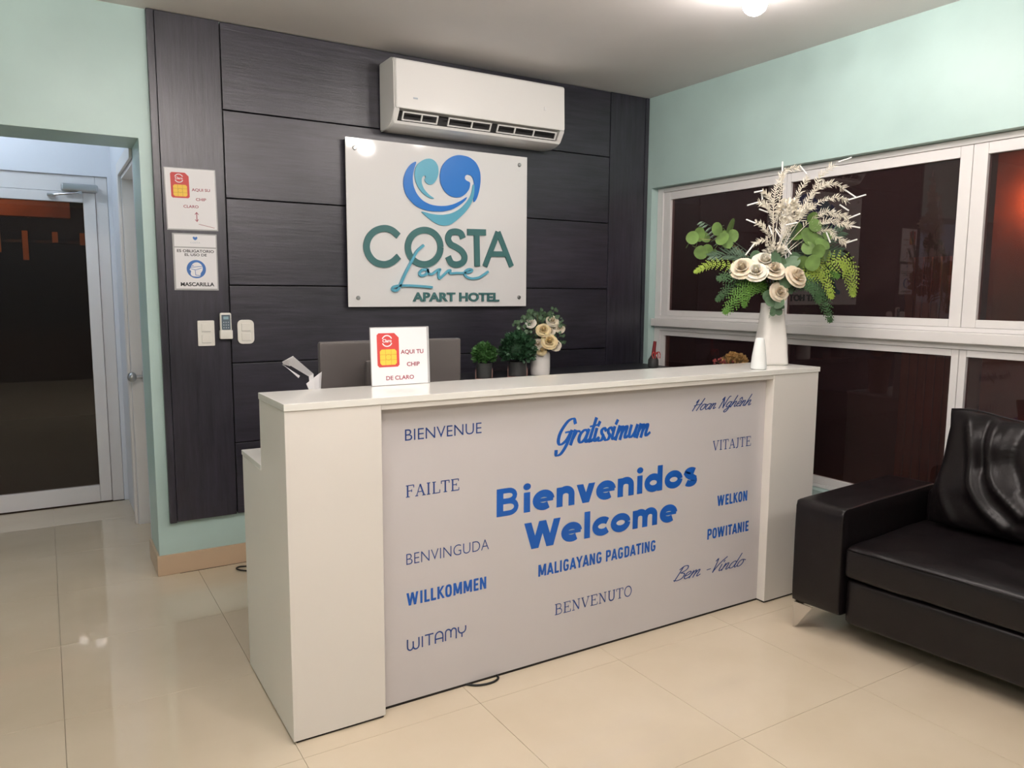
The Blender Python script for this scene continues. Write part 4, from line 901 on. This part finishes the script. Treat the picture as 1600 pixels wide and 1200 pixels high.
for i in range(60):
    a = rd.uniform(0, 2 * PI); q = rd.uniform(0, .065); tube(bm, [(0, 0, .16), (q * math.cos(a) * .6, q * math.sin(a) * .6, .21), (q * math.cos(a) - .01, q * math.sin(a), .225 + rd.uniform(0, .035))], .0012, 4)
obj('stem', bm, M['stem'], t, kind='stuff')
for i in range(14):
    a = rd.uniform(0, 2 * PI); q = rd.uniform(0, .055); bm = bmesh.new()
    leafball(bm, (q * math.cos(a) + .022, q * math.sin(a), .235 + rd.uniform(0, .03) - q * .25), .014, 60, .014, i, -1); obj('dried_flower', bm, M['dried'], t)
bm = bmesh.new()
for i in range(36):
    a = rd.uniform(0, 2 * PI); q = rd.uniform(.02, .08); ball(bm, (q * math.cos(a) - .05, q * math.sin(a) * .6, .215 + rd.uniform(0, .05) - q * .3), .0055, 6)
obj('berry', bm, M['berry'], t, kind='stuff')

# bottle and tall vase on the counter
t = thing('white_bottle', 'small tapered white porcelain bottle in front of the tall vase', 'vase', (-.788, -1.652, DZ + .0003))
bm = bmesh.new(); lathe(bm, [(.030, 0), (.034, .003), (.0345, .012), (.030, .06), (.022, .115), (.019, .130), (.015, .136), (.008, .138)], 32); obj('body', bm, M['ceramic2'], t, smooth=True)
VX, VY, VH = -.548, -1.512, .285
vz = thing('tall_vase', 'tall tapered white faceted vase on the right end of the counter', 'vase', (VX, VY, DZ + .0003), math.radians(-31.42 + 8))
bm = bmesh.new(); rings = []
def rsq(h_, r, z):
    o_ = []
    for sx, sy, a0 in ((1, 1, 0), (-1, 1, 90), (-1, -1, 180), (1, -1, 270)):
        for q in range(6):
            a = math.radians(a0 + q * 18); o_.append(bm.verts.new((sx * (h_ - r) + r * math.cos(a), sy * (h_ - r) + r * math.sin(a), z)))
    return o_
for h_, r, z in ((.060, .024, 0), (.0655, .026, .004), (.066, .026, .012), (.0585, .026, .12), (.0515, .030, .20), (.0490, .034, .25), (.0485, .036, VH - .003), (.0470, .036, VH), (.0445, .034, VH - .002), (.044, .034, VH - .04)): rings.append(rsq(h_, r, z))
for a, b in zip(rings, rings[1:]):
    n = len(a)
    for i in range(n): bm.faces.new((a[i], a[(i + 1) % n], b[(i + 1) % n], b[i]))
bm.faces.new(rings[0]); bm.faces.new(rings[-1]); obj('body', bm, M['ceramic'], vz, smooth='all')

# ------------------------------------------------------------------ large flower arrangement
fa = thing('flower_arrangement', 'large arrangement of white roses, ferns and cream dried sprays in the tall vase', 'flower arrangement', (VX, VY, DZ + VH), RZ)
GU = .00065                    # layout grid of the arrangement, metres
def G(a, b, d=0.0): return Vector(((a - 709) * GU, d, (1072 - b) * GU))
rd = random.Random(21)
for (a, b, r, d, mm) in ((452, 845, 72, -.075, 'rose'), (530, 868, 66, -.105, 'rose_w'), (600, 800, 70, -.07, 'rose_w'), (650, 855, 68, -.095, 'rose'), (795, 898, 70, -.10, 'rose'), (694, 998, 58, -.095, 'rose')):
    c = G(a, b, d); rose(fa, c, r * GU * 1.10, ((a - 640) / 300, -1.1, .75 - (b - 880) / 250), M[mm], a)
    bm = bmesh.new(); tube(bm, smooth_pts([c + Vector((0, .02, -.005)), (c.x * .4, -.02, c.z * .5), (c.x * .1, 0, -.06)], 4), .0022, 6); obj('rose_stem', bm, M['stem'], fa)

def euc(leaves, stem, m='leaf'):
    """a eucalyptus branch: each round leaf is a part of it"""
    bm = bmesh.new(); tube(bm, smooth_pts([G(*p) for p in stem], 5), .0022, 6, .0012); br = obj('eucalyptus_branch', bm, M['stem'], fa)
    for a, b, r, d in leaves:
        c = G(a, b, d); bm = bmesh.new(); an = rd.uniform(0, 2 * PI); dr = Vector((math.cos(an), rd.uniform(-.5, .1), math.sin(an))).normalized()
        rr = r * GU * 1.22
        roundleaf(bm, c - dr * rr, rr, dr, (rd.uniform(-.9, .9), -1, rd.uniform(-.2, 1.1)), .05)
        tube(bm, [c - dr * rr * 1.0, c - dr * rr * 1.5 + Vector((0, .01, -.004))], .001, 4)
        o = obj('leaf', bm, M[m], br)
        md = o.modifiers.new('s', 'SOLIDIFY'); md.thickness = .0007
euc([(110, 622, 40, -.03), (165, 598, 44, -.01), (215, 612, 38, .01), (282, 560, 42, -.03), (385, 548, 58, .0), (172, 722, 42, -.03), (232, 705, 40, -.01), (312, 628, 44, -.045), (355, 650, 42, -.03), (262, 730, 30, -.02), (350, 600, 34, -.02), (410, 600, 40, .01)],
    [(700, 1060, 0), (620, 860, -.01), (450, 700, -.01), (300, 640, -.01), (110, 625, -.02)])
euc([(948, 475, 34, -.02), (965, 530, 42, -.03), (930, 612, 64, -.04), (865, 600, 46, .0), (1012, 660, 48, -.05), (968, 715, 42, -.08), (925, 795, 50, -.09), (878, 790, 40, -.06), (1042, 735, 40, -.03), (860, 545, 40, .01), (1000, 600, 36, -.01), (905, 690, 40, -.06), (1085, 590, 34, .01)],
    [(720, 1060, 0), (820, 880, -.02), (900, 740, -.03), (940, 600, -.02), (950, 480, -.01)])
euc([(668, 772, 46, -.10), (715, 800, 40, -.06), (800, 790, 52, -.05), (750, 845, 48, -.07), (745, 920, 44, -.10), (770, 965, 40, -.09), (845, 760, 44, -.02), (700, 740, 36, -.03), (560, 740, 34, -.02)],
    [(712, 1060, 0), (720, 930, -.03), (730, 820, -.05), (670, 775, -.08)], 'leaf2')
euc([(628, 1020, 34, -.09), (640, 1060, 34, -.10), (690, 1072, 36, -.11), (668, 1120, 26, -.10), (700, 1128, 26, -.105), (660, 1140, 20, -.10), (715, 1090, 24, -.1)],
    [(705, 1060, -.02), (680, 1030, -.07), (670, 1080, -.095), (680, 1140, -.095)], 'leaf2')

def blade(bm, p, d, n, l, w_):
    d = Vector(d).normalized(); n = Vector(n); s = d.cross(n).normalized() * w_; nn = s.cross(d).normalized() * w_ * .35; p = Vector(p)
    a = [bm.verts.new(q) for q in (p, p + d * l * .3 + s, p + d * l * .7 + s * .8, p + d * l, p + d * l * .7 - s * .8, p + d * l * .3 - s)]; c1 = bm.verts.new(p + d * l * .3 + nn); c2 = bm.verts.new(p + d * l * .7 + nn)
    for f in ((a[0], a[1], c1), (a[1], a[2], c2, c1), (a[2], a[3], c2), (a[3], a[4], c2), (a[4], a[5], c1, c2), (a[5], a[0], c1)): bm.faces.new(f)
def frond(name, pts, m, L0, W0, n, ang=62, fern=False, droop=0.0, face=(0, -1, .25), sides=(1, -1), t0=.15):
    P = smooth_pts([G(*p) for p in pts], 14); bm = bmesh.new(); tube(bm, P, .0018, 5, .0006)
    N = len(P) - 1
    for i in range(n):
        t = t0 + (1 - t0) * i / (n - 1); k = min(N - 1, int(t * N)); p = P[k].lerp(P[k + 1], t * N - k); d = (P[k + 1] - P[k]).normalized()
        fc = Vector(face); s = d.cross(fc).normalized()
        tt = (t - t0) / (1 - t0); l = L0 * (math.sin(PI * min(1, .18 + .80 * tt)) ** .7 if fern else (.75 + .5 * math.sin(PI * tt)) * (1 - .35 * tt))
        for sg in sides:
            a = math.radians(ang * (1 - .35 * tt)) + rd.uniform(-.06, .06)
            q = d * math.cos(a) + s * sg * math.sin(a) + Vector((0, rd.uniform(-.15, .15), -droop))
            if not fern: blade(bm, p, q, fc, l * rd.uniform(.9, 1.08), W0)
            else:
                q.normalize(); ns = max(3, int(l / (W0 * 1.3))); s2 = q.cross(fc).normalized()
                for j in range(ns):
                    u = j / ns; pp = p + q * l * u; ll = W0 * 1.7 * (1 - u * .72)
                    for g2 in (1, -1): blade(bm, pp, q * .85 + s2 * g2, fc, ll, W0 * .50)
                blade(bm, p + q * l * .9, q, fc, W0 * 1.2, W0 * .3)
    return obj(name, bm, M[m], fa)
# sago palm fronds
frond('palm_frond', [(690, 900, .03), (560, 740, .03), (430, 640, .03), (300, 560, .02), (190, 505, .0)], 'palm', .075, .0050, 15, 80, sides=(-1,), t0=.2)
frond('palm_frond', [(680, 900, .0), (520, 790, -.02), (400, 740, -.03), (250, 750, -.04)], 'palm', .070, .0045, 13, 35, t0=.3)
frond('palm_frond', [(730, 900, .04), (830, 760, .06), (1000, 640, .08), (1220, 560, .09)], 'palm', .095, .0055, 18, 50, t0=.25)
frond('palm_frond', [(740, 900, .05), (900, 800, .07), (1060, 720, .09), (1230, 700, .10)], 'palm', .080, .005, 16, 36, t0=.3)
frond('palm_frond', [(715, 900, .0), (760, 740, .01), (800, 620, .01), (838, 530, .0)], 'palm', .036, .0042, 14, 55, t0=.3)
# ferns
frond('fern_frond', [(660, 960, -.02), (470, 850, -.05), (260, 800, -.06), (130, 858, -.06)], 'fern_y', .030, .0065, 16, 70, True, .1)
frond('fern_frond', [(660, 980, -.03), (520, 930, -.07), (400, 880, -.08), (290, 905, -.07)], 'fern_d', .045, .008, 12, 66, True, .1)
frond('fern_frond', [(670, 990, -.04), (540, 940, -.09), (430, 1010, -.10), (335, 1135, -.09)], 'fern', .058, .008, 16, 66, True, .2)
frond('fern_frond', [(660, 980, -.02), (560, 940, -.06), (490, 970, -.07), (470, 1090, -.08)], 'fern', .040, .008, 11, 66, True, .2)
frond('fern_frond', [(650, 990, -.01), (480, 930, -.04), (380, 960, -.05), (300, 1050, -.04)], 'fern_d', .040, .008, 12, 60, True, .2)
frond('fern_frond', [(760, 960, -.02), (960, 840, -.04), (1140, 780, -.05), (1215, 860, -.05), (1245, 1010, -.05)], 'fern_y', .055, .0085, 20, 72, True, .1)
frond('fern_frond', [(760, 960, -.03), (900, 880, -.07), (1010, 880, -.08), (1075, 1025, -.08)], 'fern_y', .048, .0085, 14, 66, True, .15)
frond('fern_frond', [(760, 970, -.02), (900, 920, -.05), (1010, 1000, -.06), (1095, 1190, -.05)], 'fern_d', .058, .008, 17, 62, True, .2)
frond('fern_frond', [(750, 960, -.01), (900, 850, -.02), (1040, 830, -.02), (1150, 880, -.02)], 'fern', .05, .008, 14, 66, True, .1)
frond('fern_frond', [(760, 980, -.05), (850, 930, -.09), (940, 960, -.10), (985, 1060, -.09)], 'fern_d', .045, .008, 12, 66, True, .2)
# cream dried sprays with white tips
def spray(pts, n, l, d0=0.0, tips=()):
    P = smooth_pts([G(*p) for p in pts], 8); bm = bmesh.new(); tube(bm, P, .0018, 5, .0008); N = len(P) - 1
    for i in range(n):
        t = .28 + .70 * i / n; k = min(N - 1, int(t * N)); p = P[k].lerp(P[k + 1], t * N - k); d = (P[k + 1] - P[k]).normalized()
        for q in range(5):
            s = Vector((rd.gauss(0, 1), rd.gauss(0, 1), rd.gauss(0, 1))); s = (s - d * s.dot(d)).normalized()
            blade(bm, p, d * .8 + s, d.cross(s), l * rd.uniform(.8, 1.9), .0017)
    o = obj('dried_spray', bm, M['spray'], fa)
    for tp in tips:
        a, b = G(*tp[0]), G(*tp[1]); bm = bmesh.new(); dd = (b - a).normalized()
        tube(bm, [a - dd * .004, a, a.lerp(b, .5), b, b + dd * .004], .0033, 7); obj('spray_tip', bm, M['tip'], o)
    return o
spray([(700, 1040, 0), (690, 700, 0), (685, 420, .0), (700, 250, .0), (760, 150, .01), (860, 128, .01)], 34, .016, tips=[((862, 118, .01), (905, 165, .01))])
spray([(690, 700, 0), (680, 430, -.01), (640, 330, -.01), (600, 300, -.01)], 20, .016, tips=[((600, 292, -.01), (545, 303, -.01)), ((597, 312, 0), (603, 345, 0))])
spray([(700, 690, 0), (670, 480, -.02), (620, 400, -.03), (560, 378, -.03)], 20, .016, tips=[((560, 375, -.03), (490, 396, -.03)), ((580, 422, -.02), (630, 440, -.02))])
spray([(700, 720, 0), (650, 600, -.02), (600, 540, -.03), (550, 515, -.03)], 18, .016, tips=[((545, 518, -.03), (488, 496, -.03)), ((640, 540, -.04), (660, 590, -.04))])
spray([(700, 740, 0), (650, 650, -.03), (590, 635, -.04), (530, 660, -.05)], 16, .015, tips=[((530, 668, -.05), (482, 735, -.05))])
spray([(700, 720, 0), (720, 400, .0), (735, 240, .0), (733, 180, .0)], 20, .014, tips=[((733, 98, .0), (734, 150, .0))])
spray([(710, 1040, 0), (730, 760, .02), (820, 520, .02), (950, 330, .02), (1010, 190, .02), (1110, 100, .02)], 34, .017, tips=[((1140, 85, .02), (1218, 58, .02))])
spray([(730, 740, .0), (850, 470, .0), (960, 300, .0), (1060, 240, -.01), (1170, 280, -.01)], 30, .018, tips=[((1175, 285, -.01), (1245, 330, -.01))])
spray([(730, 740, .0), (850, 520, -.01), (960, 390, -.02), (1090, 340, -.02), (1190, 360, -.02)], 26, .017, tips=[((1200, 352, -.02), (1308, 320, -.02)), ((1140, 390, -.02), (1195, 424, -.02))])
spray([(730, 740, .0), (880, 560, -.01), (1010, 450, -.02), (1110, 450, -.03), (1200, 480, -.03)], 28, .018, tips=[((1200, 480, -.03), (1268, 452, -.03))])
spray([(740, 760, .0), (900, 600, -.01), (1040, 500, -.03), (1140, 520, -.04), (1210, 535, -.04)], 28, .018, tips=[((1205, 535, -.04), (1266, 546, -.04))])
spray([(740, 760, .0), (920, 620, -.01), (1050, 560, -.02), (1130, 620, -.03), (1190, 650, -.03)], 24, .016, tips=[((1190, 650, -.03), (1258, 628, -.03)), ((1035, 585, -.05), (1062, 645, -.05))])
spray([(710, 740, .0), (780, 560, .01), (840, 380, .02), (890, 260, .02), (930, 190, .02)], 26, .016)
spray([(720, 740, .0), (760, 600, -.02), (860, 450, -.03), (940, 400, -.03)], 26, .017, tips=[((690, 560, -.03), (725, 610, -.03))])
spray([(720, 740, .0), (740, 560, -.02), (780, 420, -.02), (830, 360, -.02)], 26, .017)
spray([(700, 760, -.02), (720, 690, -.04), (760, 690, -.05)], 10, .012, tips=[((755, 680, -.05), (793, 728, -.05)), ((760, 530, -.04), (830, 515, -.04))])
bm = bmesh.new(); leafball(bm, G(690, 715, -.02), .035, 160, .018, 9, -.3); leafball(bm, G(790, 430, .01), .045, 260, .020, 10, -1); obj('dried_tuft', bm, M['spray'], fa, kind='stuff')
bm = bmesh.new(); leafball(bm, G(700, 900, .02), .055, 260, .035, 12, -1); obj('filler_foliage', bm, M['fern_d'], fa, kind='stuff')
t_ = BX('care_tag', M['rose_y'], vz, -.024, .012, -.0545, -.0535, VH - .035, VH - .012, .0003, label='small pale printed tag under the vase rim')

# ------------------------------------------------------------------ sofa
sf = thing('sofa', 'black leather sofa with loose back cushion on metal legs under the window', 'sofa', (-.85, -1.921, 0), .09)
SD, AWd, SL = .775, .216, 2.06
def pad(name, x0, x1, y0, y1, z0, z1, bev, crown=0.0, seg=4, wr=0.0, sc=9):
    bm = bmesh.new(); box(bm, x0, x1, y0, y1, z0, z1)
    for ax, c in (((1, 0, 0), 22), ((0, 1, 0), 40), ((0, 0, 1), 7)):
        lo, hi = ((x0, x1), (y0, y1), (z0, z1))[[i for i in range(3) if ax[i]][0]]
        for k in range(1, c):
            p = Vector(ax) * (lo + (hi - lo) * k / c)
            bmesh.ops.bisect_plane(bm, geom=bm.verts[:] + bm.edges[:] + bm.faces[:], plane_co=p, plane_no=ax)
    cx, cy, cz = (x0 + x1) / 2, (y0 + y1) / 2, (z0 + z1) / 2; hx, hy, hz = (x1 - x0) / 2, (y1 - y0) / 2, (z1 - z0) / 2
    r = bev
    for v in bm.verts:   # round the box: pull to an inner core plus radius
        q = Vector((min(max(v.co.x, x0 + r), x1 - r), min(max(v.co.y, y0 + r), y1 - r), min(max(v.co.z, z0 + r), z1 - r)))
        d = v.co - q
        if d.length > r and d.length > 0: v.co = q + d.normalized() * r
        if v.co.z > cz and crown:
            u = (v.co.x - cx) / hx; w_ = (v.co.y - cy) / hy
            v.co.z += crown * (1 - u ** 4) * (1 - w_ ** 4)
        if wr: v.co += Vector((0, 0, 1)) * wr * (noise.noise(v.co * sc) + .5 * noise.noise(v.co * sc * 2.3)) + Vector((wr * .6 * noise.noise(v.co * sc + Vector((5, 5, 5))), 0, 0))
    o = obj(name, bm, M['leather'], sf, smooth='all')
    md = o.modifiers.new('ss', 'SUBSURF'); md.levels = 1; md.render_levels = 1
    return o
def piping(pts, r=.0028):
    bm = bmesh.new(); tube(bm, pts, r, 6); return bm
for y1, y0 in ((0, -AWd), (-SL + AWd, -SL)):
    a = pad('arm', 0, SD, y0, y1, .11, .545, .014, .004, wr=.0025)
    for y in (y0 + .007, y1 - .007):
        obj('piping', piping([(.012, y, .12), (.007, y, .15), (.007, y, .3), (.007, y, .52), (.012, y, .538), (.03, y, .541), (.3, y, .542), (SD - .03, y, .541)], .0022), M['leather'], a, smooth='all')
pad('base', .022, SD - .002, -SL + AWd + .003, -AWd - .003, .085, .272, .012, wr=.002)
pad('back_frame', SD - .12, SD, -SL + AWd + .003, -AWd - .003, .2725, .545, .02)
CW = (SL - 2 * AWd) / 2
for k in range(2):
    ya = -AWd - .002 - k * CW; yb = ya - CW + .004
    s_ = pad('seat_cushion', .004, SD - .125, yb, ya, .2735, .405, .022, .014, wr=.0045, sc=8)
    obj('piping', piping([(.008, ya - .01, .392), (.004, (ya + yb) / 2, .398), (.008, yb + .01, .392)]), M['leather'], s_, smooth='all')
# loose back cushions with creases
def cushion(ya, wd, seed):
    NU, NV = 90, 64; bm = bmesh.new()
    ridges = [([(.13, .99), (.18, .78), (.205, .60), (.23, .42), (.30, .26), (.42, .12)], .024, .030), ([(.30, .99), (.285, .80), (.30, .62), (.36, .44), (.50, .26)], .024, .030),
              ([(.03, .45), (.08, .24), (.15, .08)], .016, .026), ([(.225, .99), (.245, .76), (.26, .58)], -.018, .024), ([(.60, .96), (.56, .6), (.62, .3)], .018, .04), ([(.80, .9), (.74, .55), (.82, .2)], .018, .04), ([(.42, .95), (.40, .70), (.46, .5)], -.016, .034)]
    rs = [([Vector((q.x, q.y)) for q in smooth_pts([(a, b, 0) for a, b in c], 6)], amp, sg) for c, amp, sg in ridges]
    def P(u, v, side):
        e = max(0, 1 - abs(2 * u - 1) ** 5) ** .5 * max(0, 1 - abs(2 * v - 1) ** 5) ** .5
        th = .085 * e
        y = ya - .03 * v * (1 - u) - u * wd + .02 * v * u; z = .425 + v * .475 + .016 * math.sin(u * 9 + seed) * v * v - .012 * (2 * u - 1) ** 2 * v
        y += (.012 * math.sin(v * 7) if u < .02 else 0)
        f = 0
        if side < 0:
            for c, amp, sg in rs:
                dmin = min(((c_.x - u) ** 2 * 2.6 + (c_.y - v) ** 2) for c_ in c); f += amp * math.exp(-dmin / (2 * (sg * 1.3) ** 2)) if dmin < .05 else 0
            f += .012 * noise.noise(Vector((u * 5 + seed, v * 4, 1)))
        f *= e
        x = .555 + (v - .05) * .085 + (-(th + f) if side < 0 else th * .75)
        return Vector((x, y, z))
    gr = {}
    for side in (-1, 1):
        for i in range(NU + 1):
            for j in range(NV + 1):
                if side > 0 and (i in (0, NU) or j in (0, NV)): gr[(1, i, j)] = gr[(-1, i, j)]; continue
                gr[(side, i, j)] = bm.verts.new(P(i / NU, j / NV, side))
        for i in range(NU):
            for j in range(NV):
                bm.faces.new((gr[(side, i, j)], gr[(side, i + 1, j)], gr[(side, i + 1, j + 1)], gr[(side, i, j + 1)]))
    c = obj('back_cushion', bm, M['leather'], sf, smooth='all')
    pts = [P(0, j / 24, -1) for j in range(25)] + [P(i / 30, 1, -1) for i in range(1, 31)]
    obj('piping', piping(pts, .003), M['leather'], c, smooth='all')
cushion(-.285, CW - .085, 1.0); cushion(-.285 - CW + .01, CW - .085, 4.0)
for x in (.012, SD - .045):
    for y, s in ((-.012, 1), (-SL + .012, -1)):
        bm = bmesh.new()
        # bent triangular plate leg
        q = [(x, y, .109), (x + .004, y, .109)]
        a = [bm.verts.new(p) for p in ((x, y, .1095), (x + .085 * (1 if x < .3 else -1), y, .1095), (x + .012, y, .004), (x, y, .0))]
        b = [bm.verts.new(p) for p in ((x, y - .004 * s, .1095), (x + .085 * (1 if x < .3 else -1), y - .004 * s, .1095), (x + .012, y - .004 * s, .004), (x, y - .004 * s, .0))]
        bm.faces.new(a); bm.faces.new(b[::-1])
        for i in range(4): bm.faces.new((a[i], b[i], b[(i + 1) % 4], a[(i + 1) % 4]))
        c = [bm.verts.new(p) for p in ((x - .0005, y, .1095), (x - .0005, y - .085 * s, .1095), (x - .0005, y - .012 * s, .004), (x - .0005, y, 0))]
        d = [bm.verts.new(p + Vector((.004, 0, 0))) for p in [v.co for v in c]]
        bm.faces.new(c); bm.faces.new(d[::-1])
        for i in range(4): bm.faces.new((c[i], d[i], d[(i + 1) % 4], c[(i + 1) % 4]))
        obj('leg', bm, M['chrome'], sf)

# ------------------------------------------------------------------ cables on the floor
t = bpy.data.objects.new
bm = bmesh.new(); tube(bm, smooth_pts([(-2.30, -1.60, .0045), (-2.235, -1.664, .0045), (-2.20, -1.690, .0045), (-2.15, -1.697, .0045), (-2.115, -1.680, .0045), (-2.12, -1.64, .0045), (-2.2, -1.60, .0045)], 6), .004, 8)
obj('floor_cable', bm, M['cable'], smooth='all', label='black cable loop peeking out under the printed front of the counter', cat='cable')
bm = bmesh.new(); tube(bm, smooth_pts([(-2.55, -.14, .0045), (-2.62, -.075, .0045), (-2.665, -.055, .0045), (-2.685, -.075, .0045), (-2.66, -.12, .0045), (-2.56, -.2, .0045)], 6), .004, 8)
obj('floor_cable', bm, M['cable'], smooth='all', label='black cable curl on the floor by the skirting left of the counter', cat='cable')
